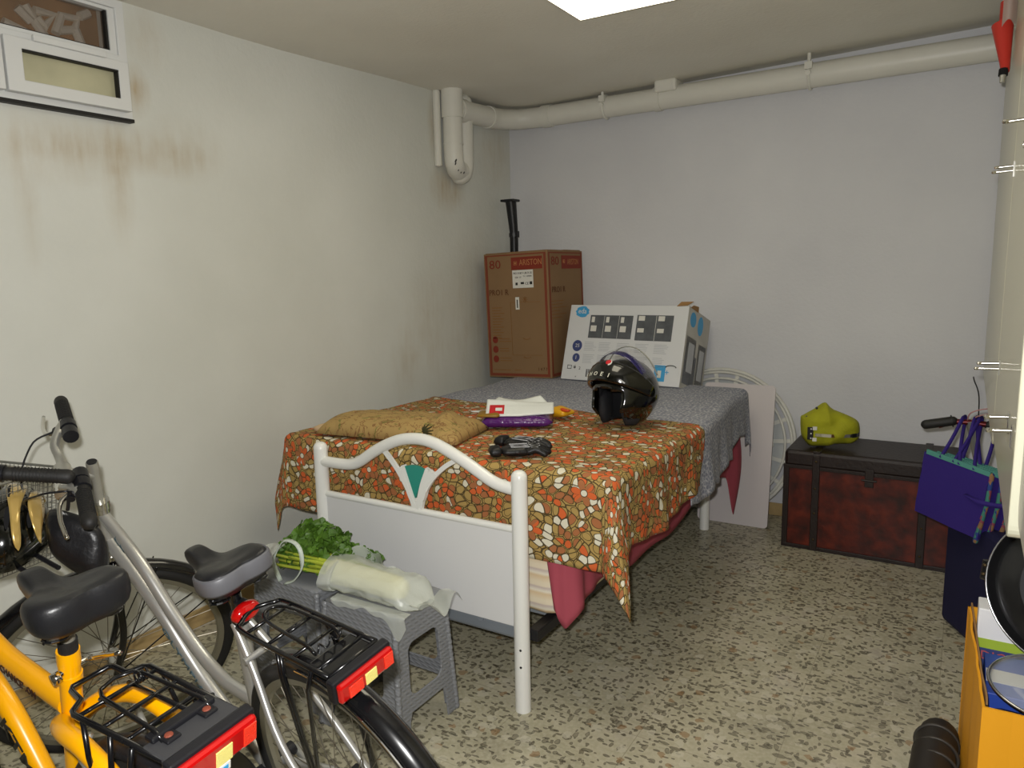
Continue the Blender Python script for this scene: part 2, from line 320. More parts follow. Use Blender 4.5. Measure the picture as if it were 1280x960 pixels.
def tube(bm, pts, r, seg=10, closed=False, cap=True, flat=None, M=None, roundcap=False):
    P = [Vector(p) for p in pts]; N = len(P); rad = r if isinstance(r, (list, tuple)) else [r]*N
    if len(rad) != N: rad = [rad[0]+(rad[-1]-rad[0])*i/(N-1) for i in range(N)]
    if roundcap and not closed:
        d0 = (P[0]-P[1]).normalized(); d1 = (P[-1]-P[-2]).normalized(); r0, r1 = rad[0], rad[-1]
        pre = [(P[0]+d0*r0*math.sin(a), r0*math.cos(a)+1e-4) for a in (1.4, 1.0, .5)]; post = [(P[-1]+d1*r1*math.sin(a), r1*math.cos(a)+1e-4) for a in (.5, 1.0, 1.4)]
        P = [a for a, _ in pre]+P+[a for a, _ in post]; rad = [b for _, b in pre]+list(rad)+[b for _, b in post]; N = len(P)
    T = []
    for i in range(N):
        a = P[(i-1) % N] if (closed or i > 0) else P[i]; b = P[(i+1) % N] if (closed or i < N-1) else P[i]
        T.append((b-a).normalized())
    u = T[0].orthogonal().normalized() if flat is None else (Vector(flat)-T[0]*Vector(flat).dot(T[0])).normalized()
    rings = []; U0 = u
    for i in range(N):
        if flat is None:
            u = (u-T[i]*u.dot(T[i])).normalized(); vv = T[i].cross(u); sx = sy = 1
        else:
            f3 = Vector(flat); u = (f3-T[i]*f3.dot(T[i])).normalized(); vv = T[i].cross(u)
        rings.append([bm.verts.new(P[i]+(u*math.cos(2*PI*j/seg)+vv*math.sin(2*PI*j/seg))*rad[i]) for j in range(seg)])
    for i in range(N if closed else N-1):
        A, Bq = rings[i], rings[(i+1) % N]; sh = 0
        if closed and i == N-1:
            sh = min(range(seg), key=lambda s: (A[0].co-Bq[s].co).length)
        for j in range(seg): bm.faces.new((A[j], A[(j+1) % seg], Bq[(j+1+sh) % seg], Bq[(j+sh) % seg]))
    if cap and not closed: bm.faces.new(rings[0][::-1]); bm.faces.new(rings[-1])
    if M is not None: bmesh.ops.transform(bm, matrix=M, verts=[v for q in rings for v in q])
    return rings
def ribbon(bm, pts, w, t, up):
    """a flat bar w wide and t thick along pts; up = direction of the thickness"""
    P = [Vector(p) for p in pts]; N = len(P); rings = []
    for i in range(N):
        T = (P[min(i+1, N-1)]-P[max(i-1, 0)]).normalized(); n = Vector(up); n = (n-T*n.dot(T)).normalized(); s = T.cross(n)
        rings.append([bm.verts.new(P[i]+s*a*w/2+n*b*t/2) for a, b in ((-1, -1), (1, -1), (1, 1), (-1, 1))])
    for i in range(N-1):
        for j in range(4): bm.faces.new((rings[i][j], rings[i][(j+1) % 4], rings[i+1][(j+1) % 4], rings[i+1][j]))
    bm.faces.new(rings[0][::-1]); bm.faces.new(rings[-1])
def lathe(bm, prof, M=None, seg=32, a0=0, a1=2*PI):
    full = abs(a1-a0-2*PI) < 1e-6; n = seg if full else seg+1; rings = []; vs = []
    for r, z in prof:
        if r < 1e-6: v = bm.verts.new((0, 0, z)); rings.append([v]); vs.append(v)
        else:
            q = [bm.verts.new((r*math.cos(a0+(a1-a0)*i/seg), r*math.sin(a0+(a1-a0)*i/seg), z)) for i in range(n)]; rings.append(q); vs += q
    for A, Bq in zip(rings, rings[1:]):
        for i in range(seg):
            j = (i+1) % n
            f = [A[i % len(A)], A[j % len(A)], Bq[j % len(Bq)], Bq[i % len(Bq)]]; g = []
            for x in f:
                if x not in g: g.append(x)
            if len(g) > 2: bm.faces.new(g)
    if M is not None: bmesh.ops.transform(bm, matrix=M, verts=vs)
    return vs
def poly(bm, pts, M=None, t=0):
    """flat polygon in local xy, optionally extruded t along z"""
    vs = [bm.verts.new((p[0], p[1], 0)) for p in pts]; f = bm.faces.new(vs); allv = list(vs)
    if t:
        r = bmesh.ops.extrude_face_region(bm, geom=[f]); nv = [e for e in r['geom'] if isinstance(e, bmesh.types.BMVert)]
        bmesh.ops.translate(bm, vec=(0, 0, t), verts=nv); allv += nv
    if M is not None: bmesh.ops.transform(bm, matrix=M, verts=allv)
def plate(bm, outer, holes, t, M):
    """flat plate with holes, extruded"""
    vs = []; es = []
    for lp in [outer]+holes:
        q = [bm.verts.new((p[0], p[1], 0)) for p in lp]; vs += q
        es += [bm.edges.new((q[i], q[(i+1) % len(q)])) for i in range(len(q))]
    r = bmesh.ops.triangle_fill(bm, edges=es, use_beauty=True); fs = [g for g in r['geom'] if isinstance(g, bmesh.types.BMFace)]
    r = bmesh.ops.extrude_face_region(bm, geom=fs); nv = [e for e in r['geom'] if isinstance(e, bmesh.types.BMVert)]
    bmesh.ops.translate(bm, vec=(0, 0, t), verts=nv); bmesh.ops.transform(bm, matrix=M, verts=vs+nv)
def rrect(x0, y0, x1, y1, r, n=5):
    out = []
    for cx, cy, a in ((x1-r, y1-r, 0), (x0+r, y1-r, 90), (x0+r, y0+r, 180), (x1-r, y0+r, 270)):
        for i in range(n+1): t = R(a+90*i/n); out.append((cx+r*math.cos(t), cy+r*math.sin(t)))
    return out
def ell(cx, cy, a, b, n=24): return [(cx+a*math.cos(2*PI*i/n), cy+b*math.sin(2*PI*i/n)) for i in range(n)]
def grid(bm, f, nu, nv, uvf=None):
    V = [[bm.verts.new(f(i/nu, j/nv)) for j in range(nv+1)] for i in range(nu+1)]
    L = bm.loops.layers.uv.verify() if uvf else None
    for i in range(nu):
        for j in range(nv):
            fc = bm.faces.new((V[i][j], V[i+1][j], V[i+1][j+1], V[i][j+1]))
            if uvf:
                for lp, (a, b) in zip(fc.loops, ((i, j), (i+1, j), (i+1, j+1), (i, j+1))): lp[L].uv = uvf(a/nu, b/nv)
    return V
def puff(bm, outline, th, M, rings=7, dent=0, seed=0, sq=.5):
    """inflated cushion-like body over a 2D outline, both faces bulging"""
    n = len(outline); cx = sum(p[0] for p in outline)/n; cy = sum(p[1] for p in outline)/n; vs = []
    def mk(side):
        R_ = []
        for k_ in range(rings):
            s = 1-k_/rings; w_ = th*(max(0, 1-s**2.4))**sq*side; row = []
            for (x, y) in outline:
                X = cx+(x-cx)*s; Y = cy+(y-cy)*s; d = dent*noise.noise(Vector((X*14, Y*14, seed)))*(1-s**4)
                row.append((X, Y, w_+d*side))
            R_.append(row)
        return R_
    top = mk(1); bot = mk(-1); rim = [bm.verts.new(p) for p in top[0]]; vs += rim
    for side in (top, bot):
        prev = rim
        for row in side[1:]:
            cur = [bm.verts.new(p) for p in row]; vs += cur
            for i in range(n): bm.faces.new((prev[i], prev[(i+1) % n], cur[(i+1) % n], cur[i]))
            prev = cur
        c = bm.verts.new((cx, cy, (side[-1][0][2]))); vs.append(c)
        for i in range(n): bm.faces.new((prev[i], prev[(i+1) % n], c))
    bmesh.ops.transform(bm, matrix=M, verts=vs); return vs
def frame(o, x, y):
    """matrix with local x along x, local y along y, z = x cross y, origin o"""
    x = Vector(x).normalized(); y = Vector(y); y = (y-x*y.dot(x)).normalized(); z = x.cross(y)
    return Matrix(((x.x, y.x, z.x, o[0]), (x.y, y.y, z.y, o[1]), (x.z, y.z, z.z, o[2]), (0, 0, 0, 1)))
def text(name, s, size, M, m, parent, world=False, ext=.0004, fit=None, shear=0, bold=0):
    c = bpy.data.curves.new(name, 'FONT'); c.body = s; c.size = size; c.extrude = ext; c.align_x = 'CENTER'; c.align_y = 'CENTER'; c.shear = shear; c.offset = bold; c.resolution_u = 2
    o = bpy.data.objects.new(name, c); COL.objects.link(o)
    bpy.context.view_layer.update()
    me = bpy.data.meshes.new_from_object(o.evaluated_get(bpy.context.evaluated_depsgraph_get()))
    bpy.data.objects.remove(o)
    bm = B(); bm.from_mesh(me); bpy.data.meshes.remove(me)
    if fit:
        xs = [v.co.x for v in bm.verts]; w_ = max(xs)-min(xs)
        bmesh.ops.scale(bm, vec=(fit/w_, 1, 1), verts=bm.verts[:])
    bm.transform(M); return obj(name, bm, m, parent, world=world)
def text_bm(bm, s, size, M, fit=None):
    c = bpy.data.curves.new('t', 'FONT'); c.body = s; c.size = size; c.extrude = .0004; c.align_x = 'CENTER'; c.align_y = 'CENTER'; c.resolution_u = 2
    o = bpy.data.objects.new('t', c); COL.objects.link(o); bpy.context.view_layer.update()
    me = bpy.data.meshes.new_from_object(o.evaluated_get(bpy.context.evaluated_depsgraph_get())); bpy.data.objects.remove(o)
    b2 = B(); b2.from_mesh(me); bpy.data.meshes.remove(me)
    if fit:
        xs = [v.co.x for v in b2.verts]; bmesh.ops.scale(b2, vec=(fit/(max(xs)-min(xs)), 1, 1), verts=b2.verts[:])
    b2.transform(M); t = bpy.data.meshes.new('t'); b2.to_mesh(t); b2.free(); bm.from_mesh(t); bpy.data.meshes.remove(t)
X3, Y3, Z3 = Vector((1, 0, 0)), Vector((0, 1, 0)), Vector((0, 0, 1))
def sm(a, b, x): t = max(0, min(1, (x-a)/(b-a))); return t*t*(3-2*t)

# ------------------------------------------------------------------ the room
LX, FY, NX, NY = -2.68, 4.37, 1.3, -1.6
def ceil_z(x, y): return 2.49+.0235*(x-LX)-.018*(FY-y)
bm = B(); box2(bm, (LX-.15, NY-.15, -.08), (NX+.15, FY+.15, 0)); setp(obj('floor', bm, M_floor), kind='structure')
bm = B()
V = [[bm.verts.new((x, y, ceil_z(x, y)+.008*math.sin(3.1*y+x)*(x < NX))) for y in [NY-.15+(FY+.3-NY)*j/24 for j in range(25)]] for x in [LX-.15+(NX+.3-LX)*i/16 for i in range(17)]]
for i in range(16):
    for j in range(24): bm.faces.new((V[i][j], V[i][j+1], V[i+1][j+1], V[i+1][j]))
r = bmesh.ops.extrude_face_region(bm, geom=bm.faces[:]); bmesh.ops.translate(bm, vec=(0, 0, .12), verts=[e for e in r['geom'] if isinstance(e, bmesh.types.BMVert)])
setp(obj('ceiling', bm, M_ceil, smooth=30), kind='structure')
WY0, WY1, WZ0, WZ1 = .56, 1.69, 2.03, 2.44
bm = B()
for a, b in (((NY, 0), (WY0, 2.7)), ((WY1, 0), (FY, 2.7)), ((WY0, 0), (WY1, WZ0)), ((WY0, WZ1), (WY1, 2.7))): box2(bm, (LX-.15, a[0], a[1]), (LX, b[0], b[1]))
setp(obj('wall_left', bm, M_wall), kind='structure')
for nm, lo, hi in (('wall_back', (LX-.15, FY, 0), (NX+.15, FY+.15, 2.75)), ('wall_right', (NX, NY, 0), (NX+.15, FY, 2.75)), ('wall_front', (LX-.15, NY-.15, 0), (NX+.15, NY, 2.75))):
    bm = B(); box2(bm, lo, hi); setp(obj(nm, bm, M_wallfar), kind='structure')
bm = B(); box2(bm, (LX, NY, 0), (LX+.012, FY, .075)); setp(obj('baseboard_left', bm, M_base, bevel=.003), kind='structure')
bm = B(); box2(bm, (LX+.012, FY-.012, 0), (NX, FY, .075)); setp(obj('baseboard_back', bm, M_base, bevel=.003), kind='structure')

# window: fixed upper glass, two small hopper sashes below
win = thing('window_1', 'small high white aluminium window with dirty panes near the ceiling', None, (LX, WY0, WZ0)); win['kind'] = 'structure'; del_keys = None
bm = B(); FW = frame((LX-.05, 0, 0), (0, 1, 0), (0, 0, 1))
plate(bm, [(WY0, WZ0), (WY1, WZ0), (WY1, WZ1), (WY0, WZ1)], [[(WY0+.03, 2.25), (WY1-.03, 2.25), (WY1-.03, WZ1-.03), (WY0+.03, WZ1-.03)]], .068, FW); obj('window_frame', bm, M_alum2, win, world=True, bevel=.003)
bm = B(); plate(bm, [(WY0+.031, 2.251), (WY1-.031, 2.251), (WY1-.031, WZ1-.031), (WY0+.031, WZ1-.031)], [[(WY0+.05, 2.262), (1.635, 2.262), (1.635, 2.398), (WY0+.05, 2.398)]], .03, frame((LX-.021, 0, 0), (0, 1, 0), (0, 0, 1))); obj('glazing_bead', bm, M_alum2, win, world=True)
bm = B()
for lo, hi in (((LX-.0225, 1.627, 2.2665), (LX+.004, 1.6345, 2.397)), ((LX-.022, .612, 2.2625), (LX+.005, 1.634, 2.266))): box2(bm, lo, hi)
obj('rubber_seal', bm, M_rubber, win, world=True)
bm = B(); box2(bm, (LX-.018, .6, 2.255), (LX-.014, 1.64, 2.41)); obj('upper_pane', bm, M_pane, win, world=True)
for a, b in ((1.262, 1.672), (.60, 1.255)):
    bm = B(); plate(bm, [(a, 2.052), (b, 2.052), (b, 2.222), (a, 2.222)], [[(a+.052, 2.092), (b-.04, 2.092), (b-.04, 2.188), (a+.052, 2.188)]], .05, frame((LX+.0, 0, 0), (0, 1, 0), (0, 0, 1)))
    s_ = obj('hopper_sash', bm, M_alum2, win, world=True, bevel=.003)
    bm = B(); box2(bm, (LX+.018, a+.045, 2.086), (LX+.024, b-.034, 2.194)); obj('pane', bm, M_frost, s_, world=True)
    bm = B(); box2(bm, (LX+.026, a+.052, 2.183), (LX+.049, b-.04, 2.188)); box2(bm, (LX+.0265, b-.0455, 2.0925), (LX+.0485, b-.0405, 2.1825)); obj('seal', bm, M_rubber, s_, world=True)
    bm = B(); box2(bm, (LX+.046, (a+b)/2-.12, 2.218), (LX+.062, (a+b)/2+.12, 2.238)); obj('latch_bar', bm, M_alum2, s_, world=True, bevel=.002)
bm = B(); box2(bm, (LX-.0, WY0, 2.018), (LX+.03, WY1-.002, 2.03)); obj('bottom_gasket', bm, M_rubber, win, world=True)
STROKES = [[(1.536, 2.456), (1.571, 2.399), (1.613, 2.341)], [(1.567, 2.445), (1.636, 2.447), (1.599, 2.397), (1.573, 2.422)], [(1.634, 2.38), (1.663, 2.451), (1.723, 2.455), (1.709, 2.411), (1.648, 2.395)], [(1.709, 2.411), (1.728, 2.356)], [(1.501, 2.436), (1.546, 2.398)], [(1.446, 2.372), (1.551, 2.343)], [(1.724, 2.461), (1.76, 2.483)]]
# brown board with pale strokes placed behind the upper pane
bd = thing('stroked_board', 'brown board with pale strokes behind the high window glass', 'board', (LX-.35, 1.1, 1.9))
bm = B(); box2(bm, (LX-.40, -.2, 1.9), (LX-.36, 2.6, 2.9)); obj('board', bm, M_brownboard, bd, world=True)
bm = B(); xs = LX-.345
for k_, pl in enumerate(STROKES): tube(bm, [(xs+.004*k_, y, z) for y, z in pl], .017, 8)
obj('pale_strokes', bm, M_pale, bd, world=True)
bm = B(); box2(bm, (LX-.15-.3, -.3, 1.85), (LX-.15, 2.7, 1.9)); setp(obj('trim_1', bm, M_brownboard), kind='structure')

# ceiling lamp
lp = thing('ceiling_lamp', 'rectangular fluorescent lamp with warm diffuser fixed flat to the ceiling', 'lamp', (-1.1, 2.2, 2.42))
cz = ceil_z(-1.1, 2.2)
bm = B(); box2(bm, (-1.386, 1.62, cz-.055), (-.80, 2.805, cz+.012)); obj('lamp_housing', bm, mat('lamp_housing_metal', '8c8468', .5), lp, world=True, bevel=.004)
m = mat('lamp_diffuser', 'fff8d8', .5, emit='fff6dc', estr=LAMP_W)
bm = B(); box2(bm, (-1.372, 1.636, cz-.063), (-.814, 2.79, cz-.053)); obj('diffuser', bm, m, lp, world=True, bevel=.004)

# drain pipe
dp = thing('drain_pipe', 'thick white painted drain pipe under the ceiling with trap in the corner', 'pipe', (-2.59, 3.62, 2.0))
PZ = lambda x: 2.415+.008*(x+2.6)
bm = B(); tube(bm, [(-2.60, 3.60, 2.385), (-2.60, 4.02, 2.40), (-2.585, 4.12, 2.405), (-2.52, 4.215, 2.41), (-2.40, 4.262, 2.415), (-1.9, 4.27, PZ(-1.9)), (-.5, 4.27, PZ(-.5)), (NX-.003, 4.27, PZ(NX))], .062, 20)
obj('main_pipe', bm, M_pipe, dp, world=True, smooth=40)
bm = B(); tube(bm, cr([(-2.59, 3.60, 2.486), (-2.59, 3.60, 2.3), (-2.59, 3.60, 2.12), (-2.592, 3.612, 2.075), (-2.61, 3.66, 2.045), (-2.618, 3.71, 2.05)], 5), .056, 20); obj('trap_pipe', bm, M_pipe, dp, world=True, smooth=40)
bm = B(); tube(bm, cr([(-2.62, 3.70, 2.02), (-2.62, 3.735, 2.035), (-2.62, 3.755, 2.09), (-2.62, 3.76, 2.22), (-2.62, 3.76, 2.44)], 5), .052, 20, roundcap=True); obj('trap_pipe', bm, M_pipe, dp, world=True, smooth=40)
bm = B()
for p, q, r_ in (((-2.59, 3.60, 2.486), (-2.59, 3.60, 2.33), .063), ((-2.60, 3.66, 2.387), (-2.60, 3.72, 2.389), .068), ((-2.60, 3.98, 2.398), (-2.60, 4.02, 2.40), .068), ((-2.36, 4.262, 2.416), (-2.30, 4.264, 2.416), .068), ((-1.62, 4.27, PZ(-1.62)), (-1.58, 4.27, PZ(-1.6)), .068)): tube(bm, [p, q], r_, 20)
tube(bm, [(-2.59, 3.60, 2.19), (-2.59, 3.60, 2.182)], .059, 20)
objs('coupling', bm, M_pipe, dp, world=True, smooth=40)
bm = B(); tube(bm, [(-2.66, 3.545, 2.485), (-2.66, 3.545, 2.06)], .022, 12); obj('plaster_patch', bm, M_pipe, dp, world=True, bevel=.01)
for x in (-1.93, -.77):
    bm = B(); tube(bm, [(x, 4.27+.066*math.cos(a), PZ(x)+.066*math.sin(a)) for a in [2*PI*i/24 for i in range(24)]], .008, 6, closed=True)
    tube(bm, [(x, 4.22, PZ(x)+.03), (x, 4.215, ceil_z(x, 4.2)-.002)], .009, 8); box2(bm, (x-.018, 4.195, PZ(x)+.02), (x+.018, 4.225, PZ(x)+.055)); tube(bm, [(x, 4.205, PZ(x)+.005), (x, 4.19, PZ(x)-.0)], .014, 8)
    obj('pipe_clamp', bm, M_pipe, dp, world=True, smooth=35)
bm = B(); box2(bm, (-1.60, 4.19, PZ(-1.5)+.02), (-1.47, 4.34, ceil_z(-1.5, 4.25)-.002)); obj('ceiling_junction', bm, M_pipe, dp, world=True, bevel=.015)
bm = B()
for y, z, s in ((3.552, 2.083, .012), (3.549, 2.066, .009), (3.575, 2.032, .006), (3.60, 2.022, .006), (3.63, 2.024, .008)):
    lathe(bm, [(0, .002), (s, 0), (s*.9, -.002), (0, -.002)], frame((-2.59+.050, y, z), (0, 1, .6), (.5, 0, 1)), 7)
objs('chipped_patch', bm, mat('bare_grey_patch', '3c3a36', .8), dp, world=True)

# ------------------------------------------------------------------ the bed
BX0, BX1, BY0, BY1 = -2.064, -1.182, 1.945, 3.94
bed = thing('bed', 'white tubular metal bed with arched footboard and teal fan emblem', 'bed', (-1.62, 1.945, 0))
for x in (BX0, BX1):
    bm = B(); tube(bm, [(x, BY0, 0), (x, BY0, .018), (x, BY0, .80)], .0265, 24, roundcap=False)
    lathe(bm, [(.0265, 0), (.0255, .010), (.020, .019), (.011, .0245), (0, .026)], Matrix.Translation((x, BY0, .80)), 24)
    p_ = obj('post', bm, M_white, bed, world=True, smooth=40)
    bm = B()
    for z in (.165, .225): lathe(bm, [(0, .002), (.0042, 0), (.0042, -.004)], frame((x+.008, BY0-.0258, z), (1, 0, 0), (0, 0, 1)), 12)
    objs('bolt_hole', bm, M_black, p_, world=True)
for x in (BX0, BX1):
    bm = B(); tube(bm, [(x, BY1, 0), (x, BY1, .62)], .0265, 20); obj('post', bm, M_white, bed, world=True, smooth=40)
arch = [(-2.05, .752), (-1.96, .752), (-1.905, .757), (-1.86, .775), (-1.80, .813), (-1.735, .848), (-1.66, .876), (-1.58, .886), (-1.51, .876), (-1.44, .850), (-1.38, .823), (-1.33, .798), (-1.29, .778), (-1.25, .766), (-1.20, .760), (-1.19, .760)]
bm = B(); tube(bm, cr([(x, BY0, z) for x, z in arch], 4), .0205, 18); obj('arch_tube', bm, M_white, bed, world=True, smooth=40)
bm = B(); tube(bm, [(BX0, BY0, .626), (BX1, BY0, .626)], .0125, 14); obj('crossbar', bm, M_white, bed, world=True, smooth=40)
bm = B(); box2(bm, (BX0+.01, BY0-.007, .293), (BX1-.01, BY0+.007, .62)); obj('footboard_panel', bm, M_panelw, bed, world=True, bevel=.002)
bm = B(); tube(bm, [(BX0, BY1, .58), (BX1, BY1, .58)], .0125, 12); obj('crossbar', bm, M_white, bed, world=True, smooth=40)
XC = -1.605
bm = B()
ribbon(bm, cr([(XC-.008, BY0, .632), (XC-.03, BY0, .69), (XC-.075, BY0, .76), (XC-.125, BY0, .815), (XC-.16, BY0, .845)], 5), .016, 0.0116, (0, 1, 0))
ribbon(bm, cr([(XC+.018, BY0, .632), (XC+.035, BY0, .69), (XC+.075, BY0, .75), (XC+.13, BY0, .80), (XC+.185, BY0, .833)], 5), .016, 0.0127, (0, 1, 0))
for k_, (dx, top) in enumerate(((-.052, .785), (-.068, .775))): ribbon(bm, cr([(XC, BY0, .636), (XC-.014-.012*k_, BY0, .68), (XC+dx*.62-.003*k_, BY0, .73), (XC+dx, BY0, top)], 5), .015, 0.0138+.0013*k_, (0, 1, 0))
for k_, (dx, top) in enumerate(((.058, .785), (.074, .778), (.090, .772))): ribbon(bm, cr([(XC+.006, BY0, .636), (XC+.018+.008*k_, BY0, .68), (XC+dx*.58, BY0, .73), (XC+dx, BY0, top)], 5), .015, 0.0149+.0013*k_, (0, 1, 0))
obj('fan_emblem', bm, M_white, bed, world=True)
bm = B(); poly(bm, [(XC-.002, .672), (XC+.02, .715), (XC+.052, .772), (XC+.036, .783), (XC+.012, .79), (XC-.014, .79), (XC-.046, .782), (XC-.03, .735), (XC-.014, .70)], frame((0, BY0+.005, 0), (1, 0, 0), (0, 0, 1)), .01)
obj('teal_fan', bm, M_teal, bed, world=True, label='teal enamelled fan wedge')
bm = B(); box2(bm, (-2.04, 1.957, .236), (-1.205, 1.987, .291)); obj('front_rail', bm, M_steelb, bed, world=True, bevel=.012)
for x in (-2.06, -1.15):
    bm = B(); box2(bm, (x-.02, 1.96, .245), (x+.02, 3.93, .285)); obj('side_rail', bm, M_black, bed, world=True, bevel=.004)  # dark steel rails, their black also holding the shadow beside the bed
for i in range(13):
    bm = B(); box2(bm, (-2.06, 2.1+i*.14, .270), (-1.15, 2.16+i*.14, .286)); obj('slat', bm, M_steelb, bed, world=True)
bm = B()
for x in (-1.9, -1.35): tube(bm, [(x, 1.95, .285), (x, 2.02, .27)], .012, 8)
objs('base_bracket', bm, M_steelb, bed, world=True)

def cushion(bm, lo, hi, r=.05, n=10, wob=.0, seed=0):
    c = [(a+b)/2 for a, b in zip(lo, hi)]; s = [(b-a)/2 for a, b in zip(lo, hi)]
    bmesh.ops.create_cube(bm, size=2); bmesh.ops.subdivide_edges(bm, edges=bm.edges[:], cuts=n, use_grid_fill=True)
    for v in bm.verts:
        p = Vector((v.co.x*s[0], v.co.y*s[1], v.co.z*s[2])); q = Vector([max(-(s[i]-r), min(s[i]-r, p[i])) for i in range(3)])
        d = p-q
        if d.length > 1e-6: p = q+d.normalized()*r
        p += Vector((noise.noise(p*9+Vector((seed, 0, 0))), noise.noise(p*9+Vector((0, seed, 5))), noise.noise(p*9+Vector((seed, 3, 0)))))*wob
        v.co = p+Vector(c)
mt = thing('mattress', 'striped beige ticking mattress on the bed base, showing beside the right foot post', 'mattress', (-1.58, 2.0, .29))
bm = B(); cushion(bm, (-2.09, 2.045, .289), (-1.085, 3.9, .69), .05, 14, .006); obj('ticking', bm, M_matt, mt, world=True, smooth=True)
bm = B(); cushion(bm, (-2.375, 2.04, .695), (-.99, 4.03, .792), .03, 14, .003); tp = obj('mattress_topper', bm, M_matt, smooth=True)
setp(tp, 'wide flat mattress topper hidden under the floral bedspread', 'mattress')

TZ = .80
def cover(name, m, v1f, v0, top, ul, ur, seed, amp=.012, nu=120, nv=90, zoff=0, y0=2.035, y1=4.02, flare=.05, cf=.30):
    x0, x1 = -2.385, -.975; r = .035; X0, X1, Y0, Y1 = x0+r, x1-r, y0+r, y1-r
    def pos(u, v):
        cx = max(X0, min(X1, u)); cy = max(Y0, min(Y1, v)); e = Vector((u-cx, v-cy)); s = e.length; sl = s; s = (abs(e.x)**2.8+abs(e.y)**2.8)**(1/2.8)
        nz = noise.noise(Vector((u*3, v*3, seed)))*.008+noise.noise(Vector((u*9, v*9, seed+4)))*.0035
        if s < 1e-6: return Vector((u, v, TZ+zoff+nz))
        d = e/sl; L = r*PI/2
        if s < L: a = s/r; out = r*math.sin(a); dn = r*(1-math.cos(a))
        else: out = r+flare*(s-L); dn = r+(s-L)*math.sqrt(1-flare*flare)
        if d.x < 0: out += .13*max(0, s-L)*(-d.x)*(1-sm(2.5, 3.2, cy))
        out += cf*max(0, s-L-.04)*min(abs(d.x), abs(d.y))*1.41*(1 if d.x > 0 else 0)
        tg = cy*1.0+cx*1.0+math.atan2(d.y, d.x)*.18
        wv = math.sin(tg*17+seed)+.6*math.sin(tg*37+seed*2); k_ = sm(.02, .34, s)
        out += amp*(wv+.6)*k_*(.35 if d.y < -.8 else 1)
        return Vector((cx+d.x*out, cy+d.y*out, TZ+zoff-dn+nz*(1-k_)))
    pos0 = pos
    def pos(u, v):
        p = pos0(u, v); p.x += .080*(1-sm(2.9, 3.95, p.y))*sm(-1.5, -.98, p.x); return p
    uf = lambda i, j: (lambda v: (lambda a, b: (a+(b-a)*i, v))(x0-ul(v), x1+ur(v)))(v0+(v1f(i)-v0)*j)
    bm = B(); grid(bm, lambda i, j: pos(*uf(i, j)), nu, nv, lambda i, j: (lambda q: (q[0]+5, q[1]+5))(uf(i, j)))
    return obj(name, bm, m, smooth=True, solid=.003, off=1)
def wob(s, a): return lambda v: a+.012*math.sin(v*9+s)+.006*math.sin(v*23+s)
o = cover('bedspread', M_floral, lambda i: 3.04-.09*i+.012*math.sin(i*14)-.10*sm(.9, 1, i), 2.035-.285, None, lambda v: .285+.012*math.sin(v*9)+.035*sm(2.0, 1.78, v), lambda v: .244+.014*math.sin(v*8+1)-.02*sm(2.6, 3.0, v)+.07*sm(2.06, 1.76, v), 3, zoff=.007)
setp(o, 'orange, brown and cream floral bedspread draped over the foot half of the bed', 'bedspread')
def rg(v): return .275-.03*sm(3.1, 3.5, v)-.05*sm(3.5, 3.8, v)+.10*sm(3.86, 3.95, v)+.012*math.sin(v*20)
o = cover('blanket', M_greycov, lambda i: 4.04+.06+.18*sm(.92, 1, i), 2.75, None, lambda v: .24+.01*math.sin(v*8), rg, 11, zoff=.0, amp=.010, cf=0)
setp(o, 'grey blue mottled coverlet spread over the head half of the bed', 'blanket')
# pink under-sheet that shows below the hems
def pinkp(i, j):
    t = i; path = [(-1.165, 2.036), (-1.11, 2.036), (-1.075, 2.040), (-1.055, 2.06), (-1.05, 2.11), (-1.05, 2.6), (-1.055, 3.2), (-1.06, 3.88), (-1.05, 3.97), (-1.06, 4.035)]
    n = len(path)-1; lens = [0]
    for a, b in zip(path, path[1:]): lens.append(lens[-1]+math.hypot(b[0]-a[0], b[1]-a[1]))
    d = t*lens[-1]
    for q in range(n):
        if d <= lens[q+1]+1e-9: break
    f = (d-lens[q])/(lens[q+1]-lens[q]); x = path[q][0]+(path[q+1][0]-path[q][0])*f; y = path[q][1]+(path[q+1][1]-path[q][1])*f
    zb = .335+.022*math.sin(d*5)-.015*math.sin(d*13)
    zb -= .055*math.exp(-((d-.085)/.03)**2)
    zb -= .21*sm(1.93, 2.04, d)*(1-.5*sm(2.05, 2.2, d))
    z = .70+(zb-.70)*j; fold = .010*math.sin(d*55)*math.exp(-((d-.12)/.14)**2)*j+.006*math.sin(d*16)*j
    if y > 2.05: x += fold+.012*j
    else: y -= abs(fold)*.6; x += .01*j
    x += .05*sm(1.9, 2.1, d)*math.sin(j*PI)*.8
    if d < .06: x += (.045*(1-d/.06))*j
    return Vector((x, y, z))
bm = B(); grid(bm, pinkp, 260, 14)
setp(obj('sheet', bm, M_pink, smooth=True, solid=.002, off=0), 'dusty pink sheet hanging below the floral bedspread at the bed side', 'sheet')

